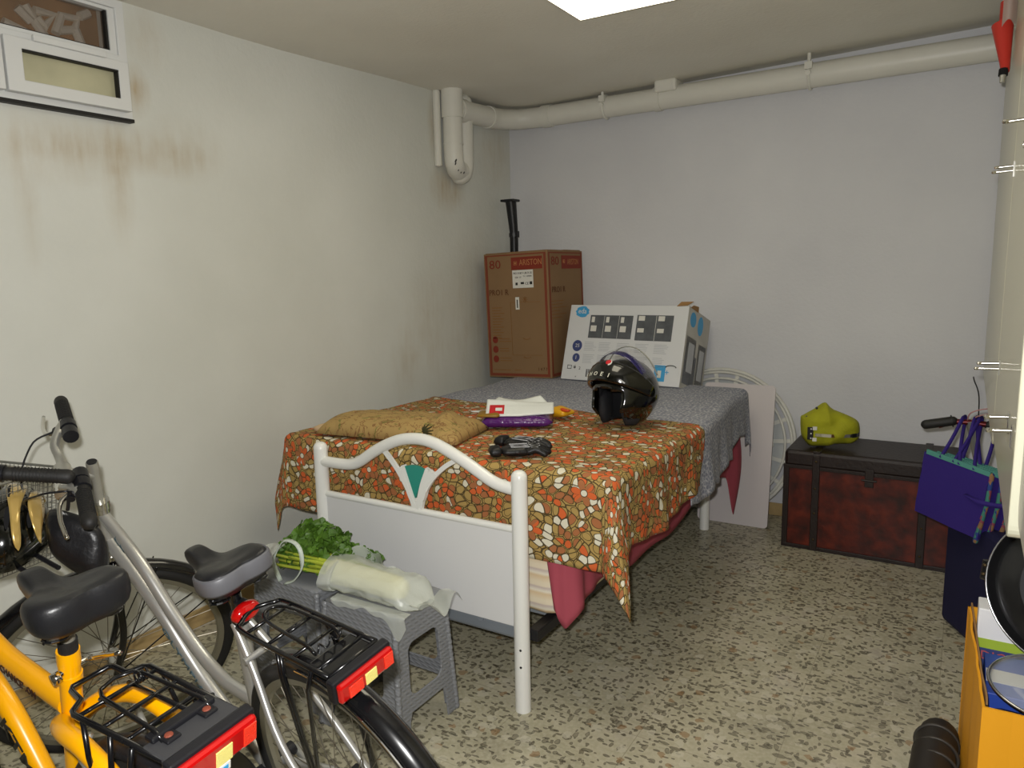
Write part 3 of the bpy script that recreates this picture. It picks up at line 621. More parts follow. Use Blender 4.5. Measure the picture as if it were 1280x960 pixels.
# tan quilt rolled up on the bed behind the footboard
qc = thing('quilt', 'tan floral quilt folded into a long roll behind the footboard', 'quilt', (-1.9, 2.25, .81))
c_nl, c_nr, c_fr, c_fl = Vector((-2.22, 2.07, 0)), Vector((-1.58, 2.15, 0)), Vector((-1.64, 2.47, 0)), Vector((-2.24, 2.29, 0))
bm = B()
def qp(i, j, side):
    e = .06; P = (c_nl*(1-i)+c_nr*i)*(1-j)+(c_fl*(1-i)+c_fr*i)*j
    ex = (abs(2*i-1))**6; ey = (abs(2*j-1))**3; h = .078*max(0, 1-ex)**.5*max(0, 1-ey)**.5
    h *= 1-.45*math.exp(-((i-.82)/.05)**2-((j-.0)/.18)**2); h += .008*noise.noise(Vector((i*9, j*6, 3)))*(1-ex)*(1-ey)
    h += .012*math.sin(i*30+j*4)*math.exp(-((i-.85)/.12)**2)*(1-ex)*(1-ey)
    return Vector((P.x, P.y, .818+(h if side else 0)))
for side in (1, 0): grid(bm, lambda i, j: qp(i, j, side), 60, 24, lambda i, j: (i*.66, j*.45))
bmesh.ops.remove_doubles(bm, verts=bm.verts[:], dist=.001)
obj('quilt_roll', bm, M_quilt, qc, world=True, smooth=True)
bm = B(); kc = Vector((-1.70, 2.135, .868))
for a in range(9):
    t = 2*PI*a/9; tube(bm, cr([kc+Vector((0, -.008, 0)), kc+Vector((.012*math.cos(t), -.008, .011*math.sin(t))), kc+Vector((.026*math.cos(t), .008, .022*math.sin(t)))], 4), [.006, .002], 6)
obj('gathered_knot', bm, mat('dark_olive_cotton', '3c3a1c', .9), qc, world=True, smooth=True, label='dark gathered knot')
bm = B(); cushion(bm, (-2.27, 2.10, .812), (-2.14, 2.31, .838), .015, 6, .004); obj('pale_fold', bm, mat('pale_quilt_backing', 'cdb08a', .85), qc, world=True, smooth=True, label='paler folded end')

# ------------------------------------------------------------------ purple bag, plastic bag, gloves
def bump_sheet(bm, c, ang, L, W_, h, n=18, seed=0, flat=.0, z0=0):
    M = Matrix.Translation(c) @ Matrix.Rotation(ang, 4, 'Z')
    puff(bm, rrect(-L/2, -W_/2, L/2, W_/2, .02, 4), h, M, rings=8, dent=.012, seed=seed)
pb = thing('shopping_bag', 'crumpled violet glossy plastic bag lying flat on the floral bedspread', 'bag', (-1.62, 2.80, .81))
bm = B(); bump_sheet(bm, (-1.60, 2.80, .838), R(17), .30, .20, .030, seed=2); obj('bag_body', bm, M_violet, pb, world=True, smooth=True)
bm = B(); bump_sheet(bm, (-1.70, 2.735, .866), R(15), .10, .12, .009, seed=5); obj('mustard_flap', bm, mat('dark_mustard_plastic', '8f6b1a', .4), pb, world=True, smooth=True, label='dark mustard flap')
wb = thing('paper_bag', 'white folded plastic carrier with red square print on top of the violet bag', 'bag', (-1.6, 2.83, .86))
def wbag(i, j):
    x = -.14+.28*i; y = -.085+.235*j; z = .880+.010*math.sin(j*5)+.012*math.sin(i*4+j*3)*j+.022*math.exp(-((j-.42)/.10)**2)*(1-i*.5)+.030*sm(.55, 1, j)
    if j > .5: x = x*(1-.35*(j-.5)*2)-.02*(j-.5)
    if j < .25: z -= .016*(1-j/.25)
    if i > .5: y += .10*(i-.5)*(1-j)
    v = Matrix.Rotation(R(17), 3, 'Z') @ Vector((x, y, 0)); return Vector((-1.59+v.x, 2.81+v.y, z))
bm = B(); grid(bm, wbag, 30, 24); obj('bag_sheet', bm, M_paperw, wb, world=True, smooth=True, solid=.006, off=0)
bm = B(); Mq = Matrix.Translation((-1.59, 2.81, .0)) @ Matrix.Rotation(R(17), 4, 'Z')
def redsq(i, j): q = wbag(.05+.22*i, .03+.24*j); return q+Vector((0, 0, .0045))
grid(bm, redsq, 8, 8); obj('red_square', bm, M_redb, wb, world=True)
bm = B(); grid(bm, lambda i, j: wbag(.14+.10*i, .10+.08*j)+Vector((0, 0, .006)), 6, 6); obj('white_swirl', bm, M_paperw, wb, world=True)
yb = thing('candy_packet', 'small bright yellow and orange plastic packet at the right of the white bag', 'packet', (-1.44, 2.95, .81))
bm = B(); bump_sheet(bm, (-1.455, 2.965, .842), R(-25), .095, .09, .022, seed=9); obj('packet_body', bm, M_yel, yb, world=True, smooth=True)
bm = B(); bump_sheet(bm, (-1.43, 2.935, .857), R(-25), .055, .028, .006, seed=10); obj('orange_print', bm, M_orangeb, yb, world=True, smooth=True)
pk = thing('pink_packet', 'small pink and white packet poking out left of the white bag', 'packet', (-1.74, 2.86, .81))
bm = B(); bump_sheet(bm, (-1.745, 2.885, .862), R(10), .06, .05, .018, seed=12); obj('packet_body', bm, mat('pink_plastic', 'c8525c', .5), pk, world=True, smooth=True)
bm = B(); bump_sheet(bm, (-1.765, 2.845, .852), R(12), .13, .03, .006, seed=13); obj('white_strip', bm, M_paperw, pk, world=True, smooth=True)
for o_ in (pb, wb, yb, pk):
    Mr = Matrix.Translation((-1.585, 2.605, 0)) @ Matrix.Rotation(R(11), 4, 'Z') @ Matrix.Translation((1.60, -2.80, 0)); v_ = Mr @ o_.location; o_.location = v_; o_.rotation_euler.z = R(11)
def glove(loc, ang, mir, label, z=0):
    g = thing('glove', label, 'glove', loc, (0, 0, ang), 'black gloves lying on the floral bedspread')
    T = Matrix.Diagonal((1, mir, 1, 1))
    bm = B(); puff(bm, rrect(-.055, -.042, .05, .042, .02, 4), .017, T @ Matrix.Translation((0, 0, .02)), 6, .006, 3)
    for k_, (y, L, b) in enumerate(((-.033, .062, -.25), (-.011, .078, -.08), (.011, .074, .05), (.032, .055, .25))):
        p = [(.04, y, .02), (.04+L*.5, y+b*L*.4, .026), (.04+L, y+b*L*1.1, .012)]; tube(bm, cr(p, 4), [.0125, .0105], 10, roundcap=True, M=T)
    tube(bm, cr([(-.02, -.036, .02), (.015, -.064, .022), (.05, -.078, .013)], 4), [.014, .011], 10, roundcap=True, M=T)
    obj('glove_body', bm, M_glove, g, smooth=True)
    bm = B(); puff(bm, rrect(-.095, -.036, -.05, .036, .012, 3), .02, T @ Matrix.Translation((0, 0, .021)), 5, .004, 5); obj('cuff', bm, M_glove, g, smooth=True)
    bm = B()
    for y in (-.022, 0, .022): tube(bm, [(-.02, y, .0375), (.045, y*1.2, .036)], .0016, 6, M=T)
    for y, L, b in ((-.033, .062, -.25), (-.011, .078, -.08), (.011, .074, .05), (.032, .055, .25)): tube(bm, [(.05, y, .0345), (.04+L*.6, y+b*L*.5, .036)], .0018, 6, M=T)
    obj('piping', bm, M_glovel, g, label='silver piping')
    return g
glove((-1.365, 2.255, .812), R(4), 1, 'black leather glove with silver piping, fingers pointing right, the upper of the pair')
glove((-1.315, 2.145, .812), R(40), -1, 'black leather glove with silver piping nearest the footboard, the lower of the pair')

# ------------------------------------------------------------------ helmet on the bed
hm = thing('motorcycle_helmet', 'glossy black motorcycle helmet on the bed with chin bar and visor raised', 'helmet', (-1.165, 2.785, .792), (R(3), 0, R(-108)))
hm.scale = (1.04, 1.04, 1.04)
HC = Vector((0, 0, .150))
bm = B(); bmesh.ops.create_uvsphere(bm, u_segments=56, v_segments=36, radius=1)
dl = []
for f in bm.faces:
    c = f.calc_center_median()
    if c.z < -.80 or (c.x > .20 and c.z < .30 and abs(c.y) < .60 and c.z < .30-.25*abs(c.y)) : dl.append(f)
bmesh.ops.delete(bm, geom=dl, context='FACES')
for v in bm.verts:
    x, y, z = v.co; zz = z*.138; y_ = y*.122*(1-.10*sm(0, 1, -z)); x_ = x*.142
    if x > 0 and z < 0: x_ *= 1+.16*sm(0, -.4, z); y_ *= 1+.05*sm(0, -.4, z)
    if x < 0 and z < -.2: x_ *= 1-.12*sm(-.2, -.8, z)
    v.co = HC+Vector((x_, y_, zz))
bmesh.ops.remove_doubles(bm, verts=bm.verts[:], dist=1e-5)
obj('shell', bm, M_helm, hm, smooth=True, solid=.012, off=-1)
bm = B(); bmesh.ops.create_uvsphere(bm, u_segments=40, v_segments=24, radius=1)
bmesh.ops.delete(bm, geom=[f for f in bm.faces if f.calc_center_median().z < -.86 or (f.calc_center_median().x > .42 and f.calc_center_median().z < .30)], context='FACES')
for v in bm.verts: v.co = HC+Vector((v.co.x*.122, v.co.y*.104, v.co.z*.120))
obj('lining', bm, M_inner, hm, smooth=True, solid=.006, off=-1)
for s in (-1, 1):
    bm = B(); puff(bm, [(-.03, .05), (.03, .05), (.060, .03), (.065, -.03), (.05, -.075), (.0, -.08), (-.03, -.05)], .020, frame(HC+Vector((.03, s*.072, -.038)), (1, -.32*s, 0), (0, 0, 1)), 6)
    obj('cheek_pad', bm, M_pad, hm, smooth=True)
    pass
# raised chin bar: a deep band hinged at the temples, tipped up over the brow
def bandpt(th_, w_, r_, tilt):   # th_ -1..1 round the front, w_ across the band
    a = th_*R(88); p = Vector((math.cos(a)*r_*1.08, math.sin(a)*r_*.9, w_)); return HC+Vector((0, 0, .012))+Matrix.Rotation(-tilt, 3, 'Y') @ p
bm = B(); tilt = R(36)
def cb(i, j, off): th_ = 2*i-1; k_ = 1-abs(th_)**2.2; w_ = (-.022-.022*k_)+(.044+.040*k_)*j; return bandpt(th_, w_, .139+off+.012*math.sin(j*PI)*k_, tilt)
grid(bm, lambda i, j: cb(i, j, .004), 40, 10); obj('chin_bar', bm, M_helm, hm, smooth=True, solid=.014, off=0)
bm = B()
for k_ in range(2): tube(bm, [bandpt(-.42+.84*q/20, .010+.012*k_, .1545, tilt) for q in range(21)], .0035, 6)
objs('air_vent', bm, M_inner, hm)
word = 'SHOEI'
for q, chx in enumerate(word):
    th_ = -.30+.13*q; p = bandpt(th_, -.027, .1635, tilt); p2 = bandpt(th_+.01, -.027, .1635, tilt); up = (bandpt(th_, -.017, .1635, tilt)-p)
    text('brand_letter', chx, .024, frame(p, p2-p, up), mat('white_lettering_'+str(q), 'c9c9bb', .4), hm, bold=.0004)
bm = B()
for q in range(14):
    th_ = .38+.035*q/3; 
tube(bm, [bandpt(.42+.012*q, -.028-.0008*q, .159, tilt) for q in range(8)], .003, 6); obj('badge_line', bm, M_glovel, hm)
bm = B(); th_ = .10; p = bandpt(th_, .030, .1560, tilt); lathe(bm, [(0, .003), (.010, .002), (.0115, 0)], frame(p, bandpt(th_+.02, .030, .1560, tilt)-p, bandpt(th_, .040, .1545, tilt)-p), 16); obj('red_badge', bm, M_redb, hm)
bm = B(); mm = frame(p, bandpt(th_+.02, .030, .1560, tilt)-p, bandpt(th_, .040, .1545, tilt)-p)
tube(bm, [mm @ Vector((.014*math.cos(a), .014*math.sin(a), .001)) for a in [R(-70+i*11) for i in range(13)]], [.0035, .001], 6); obj('white_crescent', bm, M_label, hm)
# visor, flipped fully up over the crown
bm = B()
def vz(i, j): return bandpt((2*i-1)*.80, (-.03+.070*j), .154, R(84))
grid(bm, vz, 36, 10); obj('visor', bm, M_visor, hm, smooth=True, solid=.002)
bm = B(); tube(bm, [bandpt((2*i/36-1)*.80, .041, .1545, R(84)) for i in range(37)], .0024, 6); obj('visor_rim', bm, mat('visor_edge', '8a8a80', .2), hm, smooth=True)
bm = B(); grid(bm, lambda i, j: bandpt((2*i-1)*.70, -.02+.030*j, .149, R(74)), 30, 6); obj('sun_visor', bm, mat('violet_sun_visor', '1c1650', .08, coat=1), hm, smooth=True, solid=.002)
for s in (-1, 1):
    bm = B(); lathe(bm, [(0, .006), (.014, .005), (.019, 0), (.019, -.01)], frame(HC+Vector((0, s*.121, .012)), (1, 0, 0), (0, 0, s*1.0) if s > 0 else (0, 0, -1)), 20); obj('pivot', bm, M_helm, hm, smooth=40)
bm = B(); tube(bm, [HC+Vector((.138*math.sin(a)*.9, -.1185*1.0*(1-.18*abs(math.sin(a))), .02+.09*math.cos(a))) for a in [R(-60+i*8) for i in range(14)]], .0025, 6); obj('trim_line', bm, M_glovel, hm)

# ------------------------------------------------------------------ tall boiler carton
bx = thing('cardboard_box', 'tall brown cardboard boiler box with dark red edges standing on the bed', 'box', (-2.104, 3.867, .808), (0, R(-1.8), 0))
w_, d_, h_ = .45, .465, .765
bm = B(); box2(bm, (-w_, 0, 0), (0, d_, h_)); obj('carton', bm, M_cardb, bx, bevel=.004)
bm = B(); box2(bm, (-w_+.01, .01, h_), (-.01, .22, h_+.004)); box2(bm, (-w_+.01, .24, h_), (-.01, d_-.01, h_+.006)); objs('top_flap', bm, M_cardb, bx)
FM = frame((0, -.0015, 0), (1, 0, 0), (0, 0, 1)); SM_ = frame((.0015, 0, 0), (0, 1, 0), (0, 0, 1))
def fbox(bm, x0, z0, x1, z1, Mx=FM, e=0): poly(bm, [(x0, z0), (x1, z0), (x1, z1), (x0, z1)], Mx @ Matrix.Translation((0, 0, e-.0008)), .0008)
bm = B()
for Mx, L0, L1 in ((FM, -w_, 0), (SM_, 0, d_)):
    e_ = .010; t_ = .016
    fbox(bm, L0+e_, e_, L0+e_+t_, h_-e_, Mx); fbox(bm, L1-e_-t_, e_, L1-e_, h_-e_, Mx); fbox(bm, L0+e_+t_, e_, L1-e_-t_, e_+t_, Mx); fbox(bm, L0+e_+t_, h_-e_-t_*.5, L1-e_-t_, h_-e_, Mx)
obj('red_border', bm, M_redp, bx)
bm = B(); fbox(bm, -w_*.56, h_-.105, -.035, h_-.03); fbox(bm, .175, h_-.11, d_-.03, h_-.03, SM_); objs('red_banner', bm, M_redp2, bx)
for Mx, cx, tx, ty, wd in ((FM, -.222, -.115, -.065, .155), (SM_, .205, .325, -.070, .15)):
    bm = B(); text_bm(bm, 'ARISTON', .05, Mx @ Matrix.Translation((tx, h_+ty, .001)), wd)
    tube(bm, [(Mx @ Vector((cx+.014*math.cos(a), h_-.066+.014*math.sin(a), .001))) for a in [2*PI*i/4+PI/4 for i in range(4)]], .002, 4, closed=True)
    fbox(bm, cx-.005, h_-.071, cx+.005, h_-.061, Mx, .001)
    obj('banner_lettering', bm, mat('tan_ink', 'b0764a', .7), bx)
bm = B(); text_bm(bm, '80', .075, FM @ Matrix.Translation((-w_+.082, h_-.07, .001)), .082); obj('size_number', bm, M_redp2, bx); bm = B(); text_bm(bm, '80', .075, SM_ @ Matrix.Translation((.09, h_-.065, .001)), .10); obj('size_number', bm, M_redp2, bx)
bm = B(); text_bm(bm, 'PRO1 R', .05, FM @ Matrix.Translation((-w_+.10, h_-.24, .001)), .14); obj('model_lettering', bm, M_ink, bx); bm = B(); text_bm(bm, 'PRO1 R', .05, SM_ @ Matrix.Translation((.125, h_-.235, .001)), .17); obj('model_lettering', bm, M_ink, bx)
bm = B(); fbox(bm, -w_*.545, h_-.215, -.10, h_-.108, FM, .001); fbox(bm, -w_*.515, h_-.345, -w_*.455, h_-.27, FM, .001); obj('white_label', bm, M_label, bx)
bm = B(); text_bm(bm, 'PRO1 R 80 V 1,8K PL EU', .018, FM @ Matrix.Translation((-.172, h_-.127, .002)), .13); text_bm(bm, '3201 37', .014, FM @ Matrix.Translation((-.205, h_-.152, .002))); text_bm(bm, 'T.C. 369808', .012, FM @ Matrix.Translation((-.14, h_-.146, .002))); text_bm(bm, 'CE', .022, FM @ Matrix.Translation((-.145, h_-.19, .002)))
fbox(bm, -.188, h_-.193, -.165, h_-.18, FM, .002); fbox(bm, -.225, h_-.198, -.21, h_-.182, FM, .002); fbox(bm, -.125, h_-.196, -.108, h_-.178, FM, .002); fbox(bm, -.222, h_-.335, -.215, h_-.285, FM, .002)
obj('label_printing', bm, M_inkb, bx)
bm = B()
for j in range(12): fbox(bm, -w_+.045, h_-.33-j*.017, -w_+.10+.05*rnd.random(), h_-.334-j*.017)
for zc in (.235, .175, .115):
    for j in range(2): fbox(bm, -w_+.088, zc+.008-.016*j, -w_+.15+.03*rnd.random(), zc+.004-.016*j)
for j in range(6): fbox(bm, .03, h_-.30-j*.02, .13+.1*rnd.random(), h_-.304-j*.02, SM_)
fbox(bm, -w_+.04, .045, -w_+.16, .049); fbox(bm, -w_+.19, .045, -w_+.24, .049); fbox(bm, -.27, .14, -.268, h_-.30); fbox(bm, -.27, .14, -.06, .142); fbox(bm, -.27, h_-.30, -.06, h_-.302)
for a_ in range(0, 360, 45): tube(bm, [(FM @ Vector((-.165, .48, 0))), (FM @ Vector((-.165+.018*math.cos(R(a_)), .48+.018*math.sin(R(a_)), 0)))], .0015, 4)
for zc in (.13, .245): tube(bm, [(FM @ Vector((-.19+.05*i/6, zc-.008*math.sin(i/6*PI), 0))) for i in range(7)], .002, 4)
obj('fine_print', bm, M_inkf, bx)
bm = B(); text_bm(bm, '1 4 7 7', .028, FM @ Matrix.Translation((-.06, .055, .001)), .06); obj('stamp_number', bm, M_ink, bx)
for zc in (.235, .175, .115):
    bm = B(); poly(bm, ell(-w_+.058, zc, .02, .022), FM @ Matrix.Translation((0, 0, -.0008)), .0008); obj('red_dot', bm, M_redp2, bx)

# black furled parasol in the corner
um = thing('parasol', 'black furled parasol standing upright in the room corner behind the cardboard box', 'parasol', (-2.57, 4.2, 0))
bm = B(); tube(bm, [(-2.575, 4.2, .0), (-2.575, 4.2, .9)], .012, 10); obj('pole', bm, M_black, um, world=True)
bm = B(); tube(bm, [(-2.565, 4.2, .9), (-2.556, 4.2, 1.5), (-2.556, 4.2, 1.7), (-2.575, 4.2, 1.90)], [.030, .028, .028, .036], 12); obj('furled_canopy', bm, M_black, um, world=True, smooth=40)
bm = B(); tube(bm, [(-2.555, 4.2, 1.675), (-2.556, 4.2, 1.70)], .033, 12); box2(bm, (-2.53, 4.17, 1.67), (-2.515, 4.2, 1.71)); obj('strap', bm, M_black, um, world=True)
bm = B(); box2(bm, (-2.632, 4.16, 1.90), (-2.53, 4.24, 1.915)); obj('end_cap', bm, M_black, um, world=True, bevel=.003)

# ------------------------------------------------------------------ white printed carton, leaning back
wx = thing('printed_carton', 'white printed appliance carton leaning back against the wall on the bed', 'box', (-2.047, 3.868, .812), (R(-17.5), 0, R(-3)))
w_, d_, h_ = .745, .35, .455
bm = B(); box2(bm, (0, 0, 0), (w_, d_, h_)); obj('carton', bm, M_ctn, wx, bevel=.004)
FM = frame((0, -.0012, 0), (1, 0, 0), (0, 0, 1)); SM_ = frame((w_+.0012, 0, 0), (0, 1, 0), (0, 0, 1))
bm = B(); fbox(bm, 0, 0, d_, h_, SM_); obj('side_print', bm, M_ctns, wx)
bm = B()
fbox(bm, .145, h_-.20, .42, h_-.062); fbox(bm, .445, h_-.205, .665, h_-.057); objs('grey_panel', bm, M_pgrey, wx)
bm = B()
for cx in (.155, .25, .345): fbox(bm, cx, h_-.105, cx+.02, h_-.072, FM, .001); fbox(bm, cx, h_-.16, cx+.038, h_-.125, FM, .001)
for cx in (.455, .575): fbox(bm, cx, h_-.090, cx+.038, h_-.062, FM, .001); fbox(bm, cx, h_-.158, cx+.04, h_-.134, FM, .001)
for cx in (.237, .332): fbox(bm, cx, h_-.198, cx+.0015, h_-.064, FM, .001)
fbox(bm, .562, h_-.203, .564, h_-.059, FM, .001); objs('white_tag', bm, M_label, wx)
bm = B()
for c0 in (.13, .225, .34, .455, .57):
    for blk in range(2):
        for j in range(6): fbox(bm, c0, h_-.225-blk*.075-j*.0095, c0+.055+.03*rnd.random(), h_-.228-blk*.075-j*.0095)
obj('text_column', bm, M_pgrey2, wx)
bm = B(); poly(bm, [(p[0]+.004*math.sin(p[1]*300), p[1]) for p in ell(.085, h_-.043, .044, .034, 32)], FM @ Matrix.Translation((0, 0, -.0008)), .0008); obj('blue_oval', bm, M_pblue, wx)
bm = B(); text_bm(bm, 'eda', .045, FM @ Matrix.Translation((.085, h_-.04, .001)), .055); obj('oval_lettering', bm, M_label, wx)
bm = B(); poly(bm, ell(.082, h_-.25, .032, .034, 28), FM @ Matrix.Translation((0, 0, -.0008)), .0008); poly(bm, ell(.085, h_-.322, .024, .026, 28), FM @ Matrix.Translation((0, 0, -.0008)), .0008); objs('navy_badge', bm, M_pnavy, wx)
bm = B(); text_bm(bm, '25', .03, FM @ Matrix.Translation((.084, h_-.25, .001))); text_bm(bm, '1', .03, FM @ Matrix.Translation((.085, h_-.322, .001))); obj('badge_number', bm, M_label, wx)
bm = B()
for i in range(15):
    if rnd.random() < .75: fbox(bm, .165+i*.0035, .022, .165+i*.0035+.002, .068)
for x, z, s in ((.05, .075, .018), (.085, .075, .008), (.50, .06, .0)):
    if s: tube(bm, [(FM @ Vector((x+s*math.cos(a), z+s*.8*math.sin(a), 0))) for a in [2*PI*i/4+PI/4 for i in range(4)]], .0022, 4, closed=True)
text_bm(bm, 'i', .035, FM @ Matrix.Translation((.088, .078, .001))); text_bm(bm, '2', .025, FM @ Matrix.Translation((.12, .07, .001))); text_bm(bm, 'v', .02, FM @ Matrix.Translation((.10, .02, .001)))
tube(bm, [(FM @ Vector((.685+.03*math.cos(a), .105+.012*math.sin(a), 0))) for a in [2*PI*i/20 for i in range(11)]], .003, 4); obj('black_marks', bm, M_inkb, wx)
bm = B(); fbox(bm, .59, .025, .655, .115); text_bm(bm, '+', .05, FM @ Matrix.Translation((.665, .075, .0))); obj('blue_block', bm, M_pblue, wx)
bm = B(); tube(bm, [(FM @ Vector((.655, .11, 0))), (FM @ Vector((.735, .11, 0)))], .0008, 4); tube(bm, [(FM @ Vector((.735, .11, 0))), (FM @ Vector((.735, .01, 0)))], .0008, 4); fbox(bm, .61, .045, .632, .085, FM, .001); obj('white_figure', bm, M_label, wx)
bm = B(); fbox(bm, .02, .03, .17, h_-.16, SM_); fbox(bm, .21, .05, .33, h_-.17, SM_); fbox(bm, .12, .02, .2, .2, SM_); objs('grey_picture', bm, M_pmid, wx)
bm = B(); fbox(bm, .06, .10, .15, h_-.19, SM_, .001); fbox(bm, .235, .08, .31, h_-.2, SM_, .001); objs('pale_picture', bm, M_pgrey2, wx)
bm = B(); poly(bm, ell(.08, h_-.06, .045, .042), SM_ @ Matrix.Translation((0, 0, 0)), .0008); poly(bm, ell(.2, h_-.07, .042, .055), SM_, .0008); objs('blue_disc', bm, M_pblue, wx)
bm = B(); poly(bm, [(0, 0), (.06, .006), (.09, .03), (.02, .028)], frame((w_-.07, -.004, h_-.005), (1, 0, 0), (0, 0.3, 1)), .003); poly(bm, [(0, 0), (.12, 0), (.10, .03), (.03, .02)], frame((w_, .02, h_-.004), (0, 1, .0), (0.2, 0, 1)), .003); objs('torn_flap', bm, M_kraft, wx)

# ------------------------------------------------------------------ round white frame and white board behind the bed
M_frw = mat('worn_white_enamel', 'cfcec6', .35)
rf = thing('round_frame', 'large white round patio table frame with spokes leaning on the far wall', 'table top', (-1.2, 4.22, 0), (R(-6.5), 0, 0))
cz_ = .437
def ringp(r, n=72): return [(r*math.cos(2*PI*i/n), 0, cz_+r*math.sin(2*PI*i/n)) for i in range(n)]
for nm, r, t in (('outer_rim', .425, .011), ('inner_rim', .372, .008), ('inner_rim', .15, .008)):
    bm = B(); tube(bm, ringp(r), t, 8, closed=True); obj(nm, bm, M_frw, rf, smooth=True)
bm = B(); tube(bm, ringp(.408), .008, 8, closed=True); obj('outer_rim', bm, M_frw, rf, smooth=True)
for i in range(20):
    a = 2*PI*i/20+.1; bm = B(); ribbon(bm, [(.15*math.cos(a), 0, cz_+.15*math.sin(a)), (.408*math.cos(a), 0, cz_+.408*math.sin(a))], .022, .004, (0, 1, 0)); obj('spoke', bm, M_frw, rf)
bm = B()
for a in [2*PI*i/6 for i in range(6)]:
    c = Vector((.26*math.cos(a), -.012, cz_+.26*math.sin(a))); tube(bm, [c+Vector((.05*math.cos(q)*(1-q/14), 0, .05*math.sin(q)*(1-q/14))) for q in [i*.45 for i in range(22)]], .005, 6)
obj('scroll_ornament', bm, M_frw, rf, smooth=True)
bm = B(); lathe(bm, [(0, .004), (.373, .004), (.373, 0), (0, 0)], frame((0, .02, cz_), (1, 0, 0), (0, 0, 1)), 60); obj('backing_disc', bm, mat('milky_disc', 'b9bcbc', .25), rf)
bb = thing('white_board', 'plain white laminate board with rounded corners leaning between bed and trunk', 'board', (-1.27, 4.1, 0), (R(-8), 0, R(.8)))
bm = B(); poly(bm, rrect(0, 0, .395, .80, .022, 5), frame((0, 0, 0), (1, 0, 0), (0, 0, 1)), .012); obj('board', bm, mat('pinkish_white_laminate', 'cdc6c6', .45), bb)

# ------------------------------------------------------------------ trunk
tk = thing('trunk', 'dark red-brown leather-look storage trunk with straps beside the white board', 'trunk', (-.755, 3.885, 0))
tx0, tx1, ty0, ty1 = -.755, .035, 3.885, 4.33
bm = B(); box2(bm, (tx0+.006, ty0+.006, 0), (tx1-.006, ty1-.006, .43)); obj('body', bm, M_chest, tk, world=True, bevel=.006)
bm = B(); box2(bm, (tx0, ty0, .432), (tx1, ty1, .518)); obj('lid', bm, M_chestd, tk, world=True, bevel=.018)
bm = B(); box2(bm, (tx0-.003, ty0-.003, .424), (tx1+.003, ty1, .442)); box2(bm, (tx0+.0, ty0-.003, 0), (tx1, ty0+.01, .02)); box2(bm, (tx0-.002, ty0-.002, 0), (tx0+.026, ty0+.02, .43)); box2(bm, (tx1-.026, ty0-.002, 0), (tx1+.002, ty0+.02, .43)); obj('edge_trim', bm, M_chestd, tk, world=True, bevel=.002)
for x in (-.60, -.12):
    bm = B(); box2(bm, (x-.018, ty0-.006, .0), (x+.018, ty0+.008, .50)); box2(bm, (x-.018, ty0-.004, .512), (x+.018, ty1, .523)); st = obj('strap', bm, M_chestd, tk, world=True, bevel=.003)
    bm = B()
    for z in (.06, .2, .33, .47): lathe(bm, [(0, .003), (.005, .002), (.006, 0)], frame((x, ty0-.006, z), (1, 0, 0), (0, 0, 1)), 10)
    objs('stud', bm, M_brass, st, world=True, smooth=True)
bm = B(); box2(bm, (-.375, ty0-.008, .37), (-.335, ty0, .46)); tube(bm, [(-.39, ty0-.01, .405), (-.32, ty0-.01, .405)], .006, 8); obj('latch', bm, M_chestd, tk, world=True, bevel=.002)
bm = B(); tube(bm, cr([(tx0-.005, 4.02, .3), (tx0-.02, 4.03, .27), (tx0-.02, 4.17, .27), (tx0-.005, 4.18, .3)], 5), .008, 8); obj('side_handle', bm, M_chestd, tk, world=True)

# lime bag on the trunk
lb = thing('lime_bag', 'lime green canvas bag with silver zip lying on the trunk', 'bag', (-.57, 4.02, .52))
ol = [(180, 380), (190, 600), (210, 690), (260, 770), (330, 842), (450, 845), (620, 835), (700, 800), (850, 790), (960, 775), (1040, 715), (1064, 640), (1062, 520), (1040, 430), (980, 375), (880, 325), (750, 272), (680, 245), (620, 205), (580, 160), (550, 130), (500, 138), (440, 185), (380, 235), (280, 300), (215, 345)]
MP = 1/12.8*4.12/921*.93
sc_ = .285/885
pts = cr([((x-620)*sc_*1.0, (845-y)*sc_, 0) for x, y in ol], 2, closed=True)
LM = frame((-.565, 4.02, .524), (.94, .26, 0), (0, 0, 1))
bm = B(); puff(bm, [(p.x, p.y) for p in pts], .075, LM, 9, .03, 4); obj('bag_body', bm, M_lime, lb, world=True, smooth=True)
bm = B(); zs = (845-620)*sc_
ribbon(bm, [LM @ Vector(((x-620)*sc_, zs, z)) for x, z in ((390, .066), (480, .073), (620, .079), (780, .075), (900, .06), (985, .042))], .016, .003, (LM.to_3x3() @ Vector((0, 0, 1)))); obj('zip', bm, M_chrome, lb, world=True, label='bright silver zip')
bm = B(); ribbon(bm, [LM @ Vector(((x-620)*sc_, zs, z)) for x, z in ((930, .058), (1000, .040), (1058, .004))], .020, .004, (LM.to_3x3() @ Vector((.3, 0, 1)))); obj('zip_end', bm, M_black, lb, world=True)
bm = B(); box(bm, (0, 0, 0), (.028, .066, .012), LM @ Matrix.Translation(((318-620)*sc_, zs+.005, .058))); obj('buckle', bm, M_black, lb, world=True, bevel=.003)
bm = B()
for dy in (-.024, .034): box(bm, (0, 0, 0), (.02, .018, .008), LM @ Matrix.Translation(((378-620)*sc_, zs+dy, .068)))
for dy in (-.018, .006, .03): box(bm, (0, 0, 0), (.006, .006, .008), LM @ Matrix.Translation(((325-620)*sc_, zs+dy, .066)))
objs('silver_clip', bm, M_label, lb, world=True)
bm = B()
for x, y, z in ((270, 358, .03), (410, 215, .02), (710, 330, .035)): lathe(bm, [(0, .004), (.006, .003), (.007, -.004)], LM @ Matrix.Translation(((x-620)*sc_, (845-y)*sc_, z)), 10)
objs('rivet', bm, M_black, lb, world=True)

